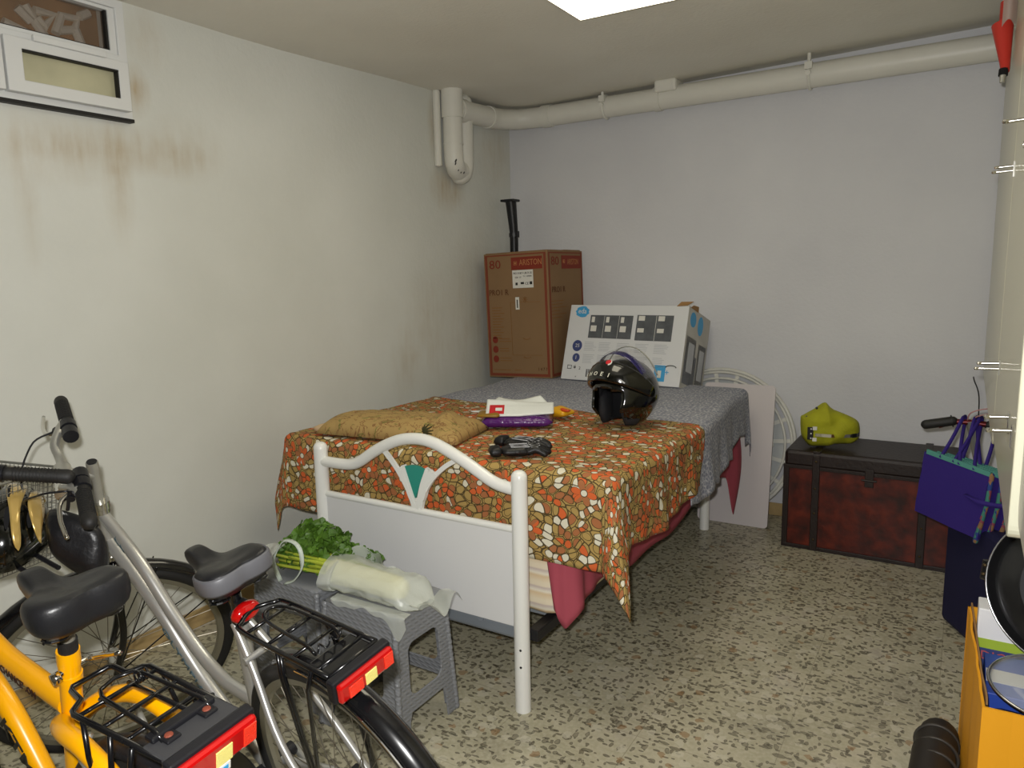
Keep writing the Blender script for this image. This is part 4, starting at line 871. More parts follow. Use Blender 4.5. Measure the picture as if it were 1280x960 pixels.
# ------------------------------------------------------------------ woven plastic stools
def make_stool(loc, label):
    s = thing('plastic_stool', label, 'stool', loc, (0, 0, 0), 'grey woven plastic stools at the foot of the bed')
    W2, D2, H = .148, .125, .43; sp = .024; t = .006
    bm = B(); cushion(bm, (-W2, -D2, H-.026), (W2, D2, H), .012, 6); obj('seat', bm, M_stool, s, smooth=True)
    for k_ in range(4):
        hw = W2 if k_ % 2 == 0 else D2; dd = D2 if k_ % 2 == 0 else W2
        z1 = H-.012; a = Vector
        out = [(-hw-sp, 0), (-hw-sp+.055, 0), (-hw-sp+.058, .075), (-hw-sp+.07, .105), (hw+sp-.07, .105), (hw+sp-.058, .075), (hw+sp-.055, 0), (hw+sp, 0), (hw, z1), (-hw, z1)]
        hole = rrect(-hw+.050, .155, hw-.050, .325, .03, 4); hole = [(x*(1+(.325-y)*.30), y) for x, y in hole]
        ang = math.atan2(sp, z1); rz = [0, PI/2, PI, -PI/2][k_]
        M_ = Matrix.Rotation(rz, 4, 'Z') @ Matrix.Translation((0, -dd-sp, 0)) @ Matrix.Rotation(PI/2-ang, 4, 'X') @ Matrix.Translation((0, 0, -t))
        bm = B(); plate(bm, out, [hole], t, M_); bmesh.ops.remove_doubles(bm, verts=bm.verts[:], dist=1e-5)
        obj('side_panel', bm, M_stool, s, bevel=.0025)
    for sx in (-1, 1):
        for sy in (-1, 1):
            bm = B(); n = 62; P = []; Rr = []
            for i in range(n+1):
                f = i/n; P.append((sx*(W2+sp*(1-f)-.004), sy*(D2+sp*(1-f)-.004), f*(H-.012))); Rr.append(.0085+.0025*abs(math.sin(f*PI*20)))
            tube(bm, P, Rr, 8); obj('leg', bm, M_stool, s, smooth=True)
    for y in (-.08, .08):
        bm = B(); box2(bm, (-W2-.01, y-.004, .11), (W2+.01, y+.004, .15)) if False else None; bm.free()
    return s
make_stool((-1.552, 1.700, 0), 'grey woven plastic stool nearer the right foot post, holding the wrapped celery stalks')
make_stool((-1.905, 1.725, 0), 'grey woven plastic stool nearer the left wall, under the celery leaves')

# ------------------------------------------------------------------ celery and its plastic bag
ce = thing('celery', 'large bunch of celery with green leaves lying across the two grey stools', 'celery', (-1.75, 1.68, .43))
AX0, AX1 = Vector((-2.0, 1.70, .475)), Vector((-1.46, 1.665, .475))
bm = B()
for i in range(40):
    a = rnd.uniform(0, 2*PI); r_ = rnd.uniform(.01, .055); p0 = Vector((-1.50, 1.665+r_*.6*math.cos(a), .478+r_*.55*math.sin(a))); p1 = Vector((-1.70, 1.68+r_*1.1*math.cos(a), .475+r_*.6*abs(math.sin(a)))); p2 = Vector((-1.92+rnd.uniform(-.05, .04), 1.665+r_*1.7*math.cos(a), .470+r_*1.0*abs(math.sin(a))))
    tube(bm, cr([p0, p1, p2], 6), [.012, .0045], 7)
obj('stalks', bm, M_stalk, ce, world=True, smooth=True)
bm = B(); M_ = frame((-1.47, 1.665, .482), (0, 1, 0), (0, 0, 1)); lathe(bm, [(0, .045), (.025, .04), (.038, .015), (.040, -.04), (.038, -.12), (.040, -.2), (.040, -.26)], frame((-1.475, 1.664, .4785), (0, 1, 0), (0, 0, 1)), 20); obj('base', bm, M_root, ce, world=True, smooth=True, label='pale celery base')
bm = B()
def leaf(c, s, up, sp_):
    M_ = frame(c, sp_, up); pts = []; n = 13
    for i in range(n):
        a = 2*PI*i/n; r_ = s*(.55+.45*abs(math.cos(a*1.5+.3)))*rnd.uniform(.85, 1.1); pts.append(Vector((r_*math.cos(a), r_*math.sin(a), rnd.uniform(-.18, .18)*s)))
    c0 = bm.verts.new(M_ @ Vector((0, 0, s*.15))); q = [bm.verts.new(M_ @ p) for p in pts]
    for i in range(n): bm.faces.new((c0, q[i], q[(i+1) % n]))
for i in range(560):
    a = rnd.uniform(0, 2*PI); f = rnd.random(); rr = rnd.random()**.6
    c = Vector((-1.875+.165*rr*math.cos(a), 1.735+.105*rr*math.sin(a), 0)); top = .50+.105*(1-rr*rr)*(1 if c.x < -1.8 else max(.25, 1-(c.x+1.8)*7)); c.z = (.452 if c.y > 1.69 or c.x < -1.95 else .478)+(top-.452)*f
    leaf(c, rnd.uniform(.014, .028), Vector((rnd.uniform(-1, 1), rnd.uniform(-1, 1), rnd.uniform(-.2, 1))), Vector((rnd.uniform(-1, 1), rnd.uniform(-1, 1), rnd.uniform(-1, 1))))
for i in range(90):
    t_ = rnd.random(); c = Vector((-1.80+.16*t_, 1.775+.02*t_, .515-.03*t_+rnd.uniform(-.012, .02))); leaf(c, rnd.uniform(.009, .017), Vector((rnd.uniform(-1, 1), rnd.uniform(-1, 1), 1)), Vector((1, rnd.uniform(-1, 1), 0)))
obj('leaves', bm, M_leaf, ce, world=True, kind=None) if False else setp(obj('leaves', bm, M_leaf, ce, world=True), kind='stuff')
pg = thing('plastic_bag', 'thin milky plastic bag wrapped round the celery stalks on the stools', 'bag', (-1.6, 1.67, .43))
def sleeve(i, j):
    x = -1.755+.40*i; a = 2*PI*j; ry = .088*(1-.12*i)*(1+.08*math.sin(i*9)); rz = .046*(1-.15*i)
    if i > .85: ry *= 1-.5*((i-.85)/.15)**2; rz *= 1-.75*((i-.85)/.15)
    if i < .2: ry *= 1+.25*(.2-i)/.2
    y = 1.668+ry*math.cos(a); z = .436+max(-.004, rz*(1+math.sin(a))) if math.sin(a) > -2 else 0
    z = .437+rz*(1+math.sin(a)); n_ = .008*noise.noise(Vector((x*22, math.cos(a)*3, math.sin(a)*3)))
    xx = x-(.05*math.cos(a) if i < .12 else 0)
    return Vector((xx, y+n_, max(.4345, z+n_)))
bm = B(); grid(bm, sleeve, 34, 36); obj('film', bm, M_film, pg, world=True, smooth=True)
def skirt(i, j):   # loose corner of film that hangs over the near stool edge
    x = -1.66+.30*i; dep = .055*math.exp(-((i-.90)/.10)**2)+.010+.006*math.sin(i*11)
    t_ = j; over = sm(.3, .5, t_)
    y = 1.60-.032*min(1, t_*2.2); z = .444-dep*max(0, t_-.45)/.55*1.25-.004*math.sin(i*25)*over
    return Vector((x+.012*t_, y-.006*over, z))
bm = B(); grid(bm, skirt, 30, 10); obj('hanging_corner', bm, M_film, pg, world=True, smooth=True)
def tail(i, j):
    return Vector((-1.38+.10*i+.0*j, 1.62+.15*j-.03*i*(j-.5), .445+.020*math.sin(j*7+i*3)*(.4+i)+.012*i))
bm = B(); grid(bm, tail, 14, 18); obj('crumpled_end', bm, M_film, pg, world=True, smooth=True)
bm = B(); grid(bm, lambda i, j: Vector((-1.74+.25*i, 1.755+.03*math.sin(i*6), .455+.075*(j)*(1-.4*i)+.01*math.sin(i*17)*j)), 18, 10); obj('back_flap', bm, M_film, pg, world=True, smooth=True)
def wrap(i, j):
    a = R(-20+170*j); return Vector((-2.075+.10*i+.0*math.sin(a), 1.70-.115*math.cos(a)*(1-.15*(1-i)), .437+.095*math.sin(max(0, a))*(.7+.3*i)+.005*math.sin(j*15+i*9)))
bm = B(); grid(bm, wrap, 12, 30); obj('leaf_end_film', bm, M_film, pg, world=True, smooth=True)
bm = B(); ribbon(bm, cr([(-1.915, 1.59, .405+.03), (-1.93, 1.58, .50), (-1.918, 1.585, .539), (-1.883, 1.59, .582), (-1.832, 1.59, .584), (-1.806, 1.59, .555), (-1.803, 1.585, .505), (-1.835, 1.58, .459), (-1.88, 1.58, .438)], 5), .014, .003, (.1, -.3, 1)); obj('carrying_handle', bm, M_filmh, pg, world=True, smooth=True)

# ------------------------------------------------------------------ bicycles
def wheel(name, parent, Mw, Rw, tyre=.019, nsp=32, rimc=None, hubw=.05):
    """wheel in local x-z plane about its centre, axle along y"""
    bm = B(); tube(bm, [((Rw-tyre)*math.cos(2*PI*i/72), 0, (Rw-tyre)*math.sin(2*PI*i/72)) for i in range(72)], tyre, 12, closed=True, M=Mw)
    w_ = obj(name, bm, M_rubber, parent, smooth=True)
    rr = Rw-2*tyre-.004
    bm = B(); n = 72; prof = [(rr+.008, -.011), (rr+.008, .011), (rr-.008, .009), (rr-.012, 0), (rr-.008, -.009)]
    RG = [[bm.verts.new(Mw @ Vector((r*math.cos(2*PI*i/n), y, r*math.sin(2*PI*i/n)))) for r, y in prof] for i in range(n)]
    for i in range(n):
        for j in range(5): bm.faces.new((RG[i][j], RG[i][(j+1) % 5], RG[(i+1) % n][(j+1) % 5], RG[(i+1) % n][j]))
    obj('rim', bm, M_rimm, w_, smooth=40)
    bm = B(); Mh = Mw @ frame((0, 0, 0), (1, 0, 0), (0, 0, 1)); lathe(bm, [(0, -.052), (.006, -.052), (.006, -.036), (.022, -.034), (.022, -.028), (.012, -.024), (.012, .024), (.022, .028), (.022, .034), (.006, .036), (.006, .052), (0, .052)], Mh, 18); obj('hub', bm, M_alu, w_, smooth=40)
    src = None
    for i in range(nsp):
        a = 2*PI*(i+.5)/nsp; s = 1 if i % 2 else -1; cr_ = R(62)*(1 if (i//2) % 2 else -1)
        if src is None or True:
            p0 = Vector((.020*math.cos(a+cr_), s*.031, .020*math.sin(a+cr_))); p1 = Vector(((rr-.008)*math.cos(a), 0, (rr-.008)*math.sin(a)))
            bm = B(); tube(bm, [p0, p1], .0011, 5, M=Mw, cap=False); obj('spoke', bm, M_spoke, w_)
    return w_
def arcpts(cx, cz, r, a0, a1, n=24, y=0): return [(cx+r*math.cos(R(a0+(a1-a0)*i/n)), y, cz+r*math.sin(R(a0+(a1-a0)*i/n))) for i in range(n+1)]
def fender(bm, cx, cz, r, a0, a1, w_, Mx=None, depth=.016, n=30):
    rows = []
    for i in range(n+1):
        a = R(a0+(a1-a0)*i/n); row = []
        for j in range(9):
            q = -1+2*j/8; rad = r-depth*q*q; row.append(bm.verts.new((Mx or Matrix.Identity(4)) @ Vector((cx+rad*math.cos(a), q*w_/2, cz+rad*math.sin(a)))))
        rows.append(row)
    for A_, C_ in zip(rows, rows[1:]):
        for j in range(8): bm.faces.new((A_[j], A_[j+1], C_[j+1], C_[j]))
def saddle(parent, nose, rear, wid, thick, band=None, tilt=0):
    """saddle body from nose (x,z) to rear (x,z): a plan outline with soft walls and a dished top"""
    L = nose[0]-rear[0]; hw = wid/2
    half = [(1, .0), (.99, .13), (.95, .22), (.86, .27), (.74, .31), (.62, .40), (.52, .56), (.42, .78), (.32, .94), (.21, 1.0), (.11, .98), (.04, .86), (.0, .62), (-.005, .32), (.012, 0)]
    ol = half+[(x, -y) for x, y in half[-2:0:-1]]
    ol = cr([(rear[0]+L*x, hw*y, 0) for x, y in ol], 3, closed=True); n = len(ol); cx = rear[0]+L*.30
    def zt(x): s = (x-rear[0])/L; return rear[1]+(nose[1]-rear[1])*s-.016*math.sin(PI*min(1, max(0, (s-.25)/.65)))**2
    def ring(sc, dz, cxx=cx): return [(cxx+(p.x-cxx)*sc, p.y*sc, dz) for p in ol]
    rows = [(.80, -thick-.012), (.93, -thick), (.985, -thick*.75), (1.0, -thick*.45), (.985, -thick*.20), (.94, -thick*.05), (.86, .003), (.72, .006), (.5, .004), (.25, .001)]
    bm = B(); prev = None
    for sc, dz in rows:
        cur = []
        for p in ol:
            x = cx+(p.x-cx)*sc; y = p.y*sc; s = (x-rear[0])/L; q = 1-.35*max(0, min(1, s))
            cur.append(bm.verts.new((x, y, zt(x)+dz*(q if dz < 0 else 1)-(.008*(1-abs(y)/hw)*(1-sm(.1, .7, s)) if sc < .9 and dz >= 0 else 0))))
        if prev:
            for i in range(n): bm.faces.new((prev[i], prev[(i+1) % n], cur[(i+1) % n], cur[i]))
        else: bm.faces.new(cur)
        prev = cur
    c = bm.verts.new((cx, 0, zt(cx)-.007))
    for i in range(n): bm.faces.new((prev[i], prev[(i+1) % n], c))
    sd = obj('saddle', bm, M_saddle, parent, smooth=60)
    if band:
        bm = B(); sel = [p for p in ol if p.x < rear[0]+L*.62]
        k0 = next(i for i in range(n) if ol[i].x < rear[0]+L*.62 and ol[i-1].x >= rear[0]+L*.62); seq = []
        i = k0
        while ol[i % n].x < rear[0]+L*.62: seq.append(ol[i % n]); i += 1
        N = len(seq); lv = [(.985, -.006), (1.022, -.010), (1.035, -.024), (1.03, -.038), (.98, -.046)]
        rws = []
        for sc, dz in lv:
            row = []
            for i, p in enumerate(seq):
                e = min(1, min(i, N-1-i)/5); x = cx+(p.x-cx)*sc; row.append(bm.verts.new((x, p.y*sc, zt(x)+(-.020+(dz+.020)*(.25+.75*e)))))
            rws.append(row)
        for A_, C_ in zip(rws, rws[1:]):
            for i in range(N-1): bm.faces.new((A_[i], A_[i+1], C_[i+1], C_[i]))
        obj('grey_band', bm, M_greyv, sd, smooth=True, solid=.004, off=0, label='grey padded band round the rear')
    bm = B()
    for s in (-1, 1): tube(bm, cr([(nose[0]-.03, s*.012, nose[1]-.045), (nose[0]-.09, s*.02, nose[1]-.07), (rear[0]+.10, s*.022, rear[1]-.075), (rear[0]+.04, s*.035, rear[1]-.05)], 5), .0035, 7)
    objs('saddle_rail', bm, M_chrome, sd, smooth=True)
    bm = B()
    for s in (-1, 1):
        tube(bm, [(rear[0]+.045+.020*math.cos(q)*.9, s*.045+.020*math.sin(q), rear[1]-.035-.045*i/60) for i, q in enumerate([i*.55 for i in range(60)])], .003, 5)
    objs('saddle_spring', bm, M_blackm, sd)
    bm = B(); box2(bm, (rear[0]+.085, -.03, rear[1]-.09), (rear[0]+.135, .03, rear[1]-.065)); obj('saddle_clamp', bm, M_black, sd, bevel=.004)
    return sd
def handlebar_set(parent, Mh, up, fwdc, hw, back, rise, gripcol, bar=M_alu, stem_mat=M_alu, quill=.13, levers=True):
    """handlebar built in the steering frame: origin at headset top, z up the steerer, x forward, y left"""
    bm = B(); tube(bm, [(0, 0, -.02), (0, 0, quill)], .0125, 16, M=Mh); tube(bm, [(0, 0, quill-.02), (0, 0, quill+.008)], .0145, 16, M=Mh); tube(bm, cr([(0, 0, quill-.03), (fwdc*.5, 0, up-.012), (fwdc, 0, up)], 5), .013, 14, M=Mh)
    tube(bm, [(fwdc, -.022, up), (fwdc, .022, up)], .020, 16, M=Mh)
    st = obj('stem', bm, stem_mat, parent, smooth=45)
    bm = B(); lathe(bm, [(0, .003), (.012, .003), (.012, 0)], Mh @ Matrix.Translation((0, 0, quill+.008)), 16); obj('stem_cap', bm, M_black, st)
    pl = []
    for s in (1, -1):
        q = cr([(fwdc, 0, up), (fwdc, s*.06, up+.004), (fwdc+.005, s*.10, up+rise*.55), (fwdc-.015, s*.14, up+rise), (fwdc-back+(back-.03)*.75, s*(hw-.09), up+rise*1.0), (fwdc-back, s*hw, up+rise*.97)], 6); pl.append(q)
    bm = B(); tube(bm, pl[0][::-1]+pl[1][1:], .0112, 14, M=Mh); hb = obj('handlebar', bm, bar, parent, smooth=True)
    for q in pl:
        e = q[-1]; d = (q[-1]-q[-4]).normalized(); g0 = q[-1]-d*.115; bm = B(); tube(bm, [g0, g0+d*.004, g0+d*.10, e+d*.006], [.0165, .0155, .0165, .0175], 16, M=Mh, roundcap=True)
        for k_ in range(14): tube(bm, [g0+d*(.012+k_*.0068), g0+d*(.014+k_*.0068)], .0176, 14, M=Mh)
        obj('grip', bm, M_rubber, hb, smooth=40)
        if levers:
            s = 1 if e.y > 0 else -1; c = g0-d*.02
            bm = B(); tube(bm, [c-d*.014, c+d*.014], .02, 14, M=Mh); tube(bm, [c-d*.012+Vector((.02, 0, -.012)), c+d*.02+Vector((.028, 0, -.016))], .010, 10, M=Mh); obj('lever_clamp', bm, M_black, hb, smooth=40)
            bm = B(); tube(bm, cr([c+Vector((.028, 0, -.014)), c+d*.02+Vector((.05, 0, -.022)), c+d*.07+Vector((.055, 0, -.03)), c+d*.125+Vector((.048, s*.01, -.034))], 5), [.006, .0045], 8, M=Mh); obj('brake_lever', bm, M_chrome, hb, smooth=True)
            bm = B(); tube(bm, [c-d*.055, c-d*.022], .0185, 14, M=Mh); obj('shifter', bm, M_black, hb, smooth=40)
            bm = B(); tube(bm, cr([c+Vector((.03, 0, -.005)), c+Vector((.09, -s*.03, -.02)), Vector((fwdc+.09, s*.03, up-.06)), Vector((.05, s*.015, -.12)), Vector((.03, s*.01, -.22))], 6), .0026, 6, M=Mh); obj('brake_cable', bm, M_black, hb, smooth=True)
    return hb
def rack(parent, x0, x1, z, hw, hub, mat_=M_blackm):
    rk = None; r = .0052
    bm = B(); tube(bm, cr([(x0, hw, z), (x1-.04, hw, z), (x1, hw*.7, z+.001), (x1+.018, 0, z+.002), (x1, -hw*.7, z+.001), (x1-.04, -hw, z), (x0, -hw, z)], 5), r, 9); tube(bm, [(x0, hw, z), (x0, -hw, z)], r, 9)
    rk = obj('rear_rack', bm, mat_, parent, smooth=True)
    bm = B()
    for f in (.12, .36, .62, .86): x = x0+(x1-x0)*f; tube(bm, [(x, hw, z), (x, -hw, z)], .004, 8)
    objs('cross_bar', bm, mat_, rk, smooth=True)
    bm = B(); zz = z+.018; tube(bm, cr([(x0+.07, hw*.55, z+.006), (x0+.10, hw*.55, zz), (x1-.08, hw*.45, zz+.004), (x1-.05, 0, zz+.006), (x1-.08, -hw*.45, zz+.004), (x0+.10, -hw*.55, zz), (x0+.07, -hw*.55, z+.006)], 4), .0038, 8)
    tube(bm, [(x0+.16, hw*.5, zz), (x0+.16, -hw*.5, zz)], .0035, 8); tube(bm, [(x0+.07+.006*math.cos(q)*.8, -hw*.7+i*.0022*hw/.05, z+.012+.008*math.sin(q)) for i, q in enumerate([i*.6 for i in range(int(30))])], .002, 5)
    obj('spring_clip', bm, mat_, rk, smooth=True)
    for s in (-1, 1):
        for xa, xb in ((x0+.05, .012), (x0+.16, .0), (x1-.16, -.012)):
            bm = B(); tube(bm, [(xa, s*hw, z), (xa*.8+xb*.2, s*(hw+.008), z-.05), (hub[0]+xb, s*.066, hub[1]+.02)], .0045, 8); obj('strut', bm, mat_, rk, smooth=True)
    return rk
def tail_reflector(parent, x, z, hw, h, tilt, blue=False):
    Mx = Matrix.Translation((x, 0, z)) @ Matrix.Rotation(tilt, 4, 'Y')
    bm = B(); box(bm, (.010, 0, 0), (.022, 2*hw+.01, h+.008), Mx); t_ = obj('tail_light', bm, M_black, parent, bevel=.005)
    bm = B(); box(bm, (-.006, 0, 0), (.014, 2*hw, h), Mx); obj('red_lens', bm, M_redlens, t_, bevel=.006)
    bm = B(); box(bm, (-.0136, -hw*.1, -h*.1), (.002, hw*.42, h*.62), Mx); obj('pale_glow_patch', bm, M_paleglow, t_, bevel=.0008, label='pale yellow flash glow painted on the red lens')  # lens patches below and here paint the returned flash as plain colour
    bm = B(); box(bm, (-.0136, -hw*.78, -h*.02), (.002, hw*.34, h*.74), Mx); obj('red_reflector_glow', bm, M_redglow, t_, bevel=.0008, label='red reflector with flash glow painted into its colour')
    if blue or True:
        bm = B(); box(bm, (-.0136, hw*.45 if not blue else hw*.0, -h*.60 if blue else -h*.1), (.002, hw*.5, h*.3 if blue else h*.6), Mx); obj('sticker' if blue else 'red_reflector_glow', bm, M_label if blue else M_redglow, t_, bevel=.0005)
    if blue:
        bm = B(); box(bm, (-.0150, 0, -h*.60), (.001, hw*.36, h*.16), Mx); obj('sticker_print', bm, M_pblue, t_)
def cranks(parent, bb, m_):
    bm = B(); M_ = frame((bb[0], .055, bb[1]), (1, 0, 0), (0, 0, 1)); n = 44
    lathe(bm, [(.03, 0), (.085, 0), (.085, .003), (.03, .003), (.03, 0)], M_, 44); cw = obj('chainring', bm, m_, parent)
    bm = B(); tube(bm, [(bb[0], -.07, bb[1]), (bb[0], .075, bb[1])], .018, 14); obj('bottom_bracket', bm, m_, parent, smooth=40)
    for s, dx in ((1, .12), (-1, -.12)):
        bm = B(); tube(bm, [(bb[0], s*.075, bb[1]), (bb[0]+dx, s*.085, bb[1]-.115)], [.012, .009], 10); c_ = obj('crank_arm', bm, M_alu, parent, smooth=True)
        bm = B(); box(bm, (bb[0]+dx, s*.135, bb[1]-.115), (.08, .09, .022)); obj('pedal', bm, M_black, c_, bevel=.006)

# --- silver city bicycle
SX, SY, SYAW, SLEAN = -1.031, 1.086, R(172.57), R(11.76)
sb = thing('bicycle', 'silver city bicycle with black mudguards parked by the left wall, leaning on its stand', 'bicycle', (SX, SY, 0), (-SLEAN, 0, SYAW))
RW, HA, ST = .346, R(71.7), R(71)
HT = Vector((.856, 0, .885)); dd = Vector((math.cos(HA), 0, -math.sin(HA))); pf = Vector((math.sin(HA), 0, math.cos(HA)))
fw_ = pf*math.cos(ST)+Vector((0, 1, 0))*math.sin(ST); lf_ = (-dd).cross(fw_)
MS = Matrix(((fw_.x, lf_.x, -dd.x, HT.x), (fw_.y, lf_.y, -dd.y, HT.y), (fw_.z, lf_.z, -dd.z, HT.z), (0, 0, 0, 1)))
LF = (HT.z-RW)/math.sin(HA); HUB = MS @ Vector((.05, 0, -LF))
BBs = (.345, .275)
bm = B()
tube(bm, [HT, HT+dd*.17], .0185, 18)
tube(bm, cr([HT+dd*.03, (.728, 0, .753), (.621, 0, .622), (.53, 0, .535), (.45, 0, .495), (.40, 0, .487), (.305, 0, .487)], 6), .0155, 16)
tube(bm, cr([HT+dd*.115, (.70, 0, .612), (.56, 0, .44), (BBs[0], 0, BBs[1])], 5), .0172, 16)
tube(bm, [(BBs[0], 0, BBs[1]), (.262, 0, .746)], .0165, 16)
for s in (-1, 1):
    tube(bm, cr([(.266, s*.014, .725), (.20, s*.032, .63), (.12, s*.058, .50), (0, s*.064, RW)], 5), .0085, 10)
    tube(bm, cr([(BBs[0], s*.025, BBs[1]), (.25, s*.045, .29), (0, s*.066, RW)], 5), .0105, 10)
tube(bm, [(.215, -.04, .66), (.215, .04, .66)], .008, 10)
fr = obj('frame', bm, M_silverp, sb, smooth=45)
bm = B(); tube(bm, [HT-dd*.016, HT+dd*.004], .0225, 18); tube(bm, [HT+dd*.006, HT+dd*.02], .0205, 18); tube(bm, [HT+dd*.165, HT+dd*.18], .021, 18); objs('headset', bm, M_chrome, sb, smooth=40)
# lettering on the lower tube
tA, tB_ = Vector((.70, 0, .612)), Vector((.56, 0, .44)); dn_ = (tB_-tA).normalized()
nrm = Vector((0, 1, 0)); upv = nrm.cross(dn_)
text('frame_lettering', 'OLYMPIA', .03, frame(tA*.35+tB_*.65+nrm*.0174-upv*.003, dn_, upv), M_bluedecal, fr, fit=.20, ext=.0006)
bm = B()
for c_, a_ in ((HT+dd*.03)*.45+Vector((.728, 0, .753))*.55, 0), ((HT+dd*.03)*.30+Vector((.728, 0, .753))*.70, 1):
    dv = (Vector((.728, 0, .753))-HT).normalized(); tube(bm, [c_-dv*.010, c_+dv*.010], .0162, 16, cap=False)
objs('blue_band', bm, M_bluedecal, fr, smooth=True)
# fork
bm = B(); tube(bm, [(0, 0, -.17), (0, 0, -.20)], .018, 14, M=MS)
for s in (-1, 1): tube(bm, cr([(0, s*.02, -.195), (.002, s*.042, -.215), (.006, s*.048, -.32), (.014, s*.050, -.44), (.05, s*.052, -LF)], 5), [.0125, .0085], 12, M=MS)
obj('fork', bm, M_blackm, sb, smooth=True)
Mfw = MS @ Matrix.Translation((.05, 0, -LF)); wheel('front_wheel', sb, Mfw, RW, .019, 36)
bm = B(); fender(bm, 0, 0, RW+.022, -15, 165, .052, Mfw); fm = obj('front_mudguard', bm, M_blackm, sb, smooth=True, solid=.002)
bm = B()
for s in (-1, 1):
    for a in (150, 115): tube(bm, [Mfw @ Vector(((RW+.015)*math.cos(R(a)), s*.025, (RW+.015)*math.sin(R(a)))), Mfw @ Vector((-.005, s*.052, .0))], .002, 6)
objs('mudguard_stay', bm, M_blackm, fm)
wheel('rear_wheel', sb, Matrix.Translation((0, 0, RW)), RW, .019, 36)
bm = B(); fender(bm, 0, RW, RW+.026, 70, 212, .056); fm = obj('rear_mudguard', bm, M_blackm, sb, smooth=True, solid=.002)
bm = B(); tube(bm, [((RW+.012)*math.cos(R(a)), .030, RW+(RW+.012)*math.sin(R(a))) for a in range(85, 212, 4)], .0025, 6); obj('chrome_edge', bm, M_chrome, fm)
cranks(sb, BBs, M_black)
bm = B(); tube(bm, [(.262, 0, .74), (.250, 0, .80)], .0125, 14); obj('seat_post', bm, M_blackm, sb, smooth=40)
bm = B(); tube(bm, [(.259, 0, .747), (.262, 0, .722)], .0195, 16); obj('seat_clamp', bm, M_black, sb, smooth=40)
saddle(sb, (.412, .872), (.180, .890), .150, .050, band=True)
bm = B(); M_ = frame((.205, .01, .772), (0, 1, .0), (.2, 0, 1)); puff(bm, ell(0, 0, .034, .021, 24), .017, M_, 6); bl = obj('blinker_light', bm, M_redlens, sb, smooth=True, label='round-ended red clip-on rear light')
bm = B(); box(bm, (.232, 0, .772), (.03, .025, .02)); obj('light_bracket', bm, M_black, bl, bevel=.003)
rack(sb, -.135, .175, .772, .056, (0, RW))
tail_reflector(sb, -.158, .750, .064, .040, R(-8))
bm = B(); box(bm, (-.10, 0, .765), (.07, .10, .012)); obj('rack_plate', bm, M_blackm, sb, bevel=.004)
hb = handlebar_set(sb, MS, .125, .065, .275, .030, .045, M_rubber)
bm = B(); tube(bm, [(.075, .055, .125), (.075, .10, .13)], .017, 14, M=MS); obj('bell', bm, M_chrome, hb, smooth=40)
bm = B(); tube(bm, cr([(.0, .05, RW-.05), (.0, .10, .18), (.02, .115, .0)], 4), .007, 8) if False else tube(bm, [(.24, .03, .28), (.16, .20, .06)], .008, 8); obj('kickstand', bm, M_blackm, sb, smooth=True)

# --- yellow bicycle
YX, YY, YYAW, YLEAN = -1.11, .71, R(179), R(6)
yb_ = thing('bicycle', 'yellow and black bicycle in the near left corner with a wide black saddle', 'bicycle', (YX, YY, 0), (-YLEAN, 0, YYAW))
YR, BBy = .325, (.385, .28); HTy = Vector((.80, 0, .86)); dy_ = Vector((math.cos(R(71)), 0, -math.sin(R(71)))); pfy = Vector((math.sin(R(71)), 0, math.cos(R(71))))
STY = R(-4); fwy = pfy*math.cos(STY)+Vector((0, 1, 0))*math.sin(STY); lfy = (-dy_).cross(fwy)
MY = Matrix(((fwy.x, lfy.x, -dy_.x, HTy.x), (fwy.y, lfy.y, -dy_.y, HTy.y), (fwy.z, lfy.z, -dy_.z, HTy.z), (0, 0, 0, 1)))
LFY = (HTy.z-YR)/math.sin(R(71))
bm = B()
tube(bm, [HTy, HTy+dy_*.15], .02, 18)
tube(bm, cr([HTy+dy_*.03, (.68, 0, .775), (.53, 0, .711), (.40, 0, .688), (.275, 0, .672)], 5), .0205, 18)
tube(bm, cr([HTy+dy_*.11, (.60, 0, .60), (.50, 0, .48), BBy and (BBy[0], 0, BBy[1])], 5), .021, 18)
tube(bm, [(BBy[0], 0, BBy[1]), (.232, 0, .775)], .0185, 18)
for s in (1, -1):
    tube(bm, cr([(.275, s*.012, .635), (.235, s*.036, .668), (.17, s*.058, .690), (.09, s*.064, .690), (.0, s*.066, .655), (-.06, s*.066, .58), (-.055, s*.066, .47), (0, s*.066, YR)], 6), .0165, 14)
    tube(bm, cr([(BBy[0], s*.03, BBy[1]), (.25, s*.05, .29), (0, s*.066, YR)], 5), .011, 12)
yf = obj('frame', bm, M_yellow, yb_, smooth=45)
dv = (Vector((.53, 0, .711))-Vector((.40, 0, .688))).normalized(); uv_ = Vector((0, 1, 0)).cross(-dv)
text('frame_lettering', "CHANCE' .ON", .024, frame(Vector((.425, .0208, .6835)), -dv, uv_), M_decal, yf, fit=.135, ext=.0006, shear=.15, bold=.0005)
dv2 = (Vector((.60, 0, .60))-Vector((.50, 0, .48))).normalized(); uv2 = Vector((0, 1, 0)).cross(-dv2)
text('maker_lettering', 'KTM', .055, frame(Vector((.515, .0212, .497)), -dv2, uv2), M_decalb, yf, fit=.13, ext=.0006, bold=.0015)
bm = B(); tube(bm, [(.2335, 0, .77), (.2265, 0, .80)], .0195, 16); tube(bm, [(.243, 0, .735), (.240, 0, .748)], .0205, 16); sc2 = obj('seat_clamp', bm, M_yellow, yb_, smooth=40)
bm = B(); tube(bm, [(.225, -.035, .765), (.235, .035, .757)], .006, 10); tube(bm, [(.228, .022, .758), (.229, .036, .757)], .011, 12); tube(bm, cr([(.222, -.03, .765), (.19, -.045, .772), (.15, -.05, .785)], 3), .005, 8); obj('quick_release', bm, M_chrome, sc2, smooth=True)
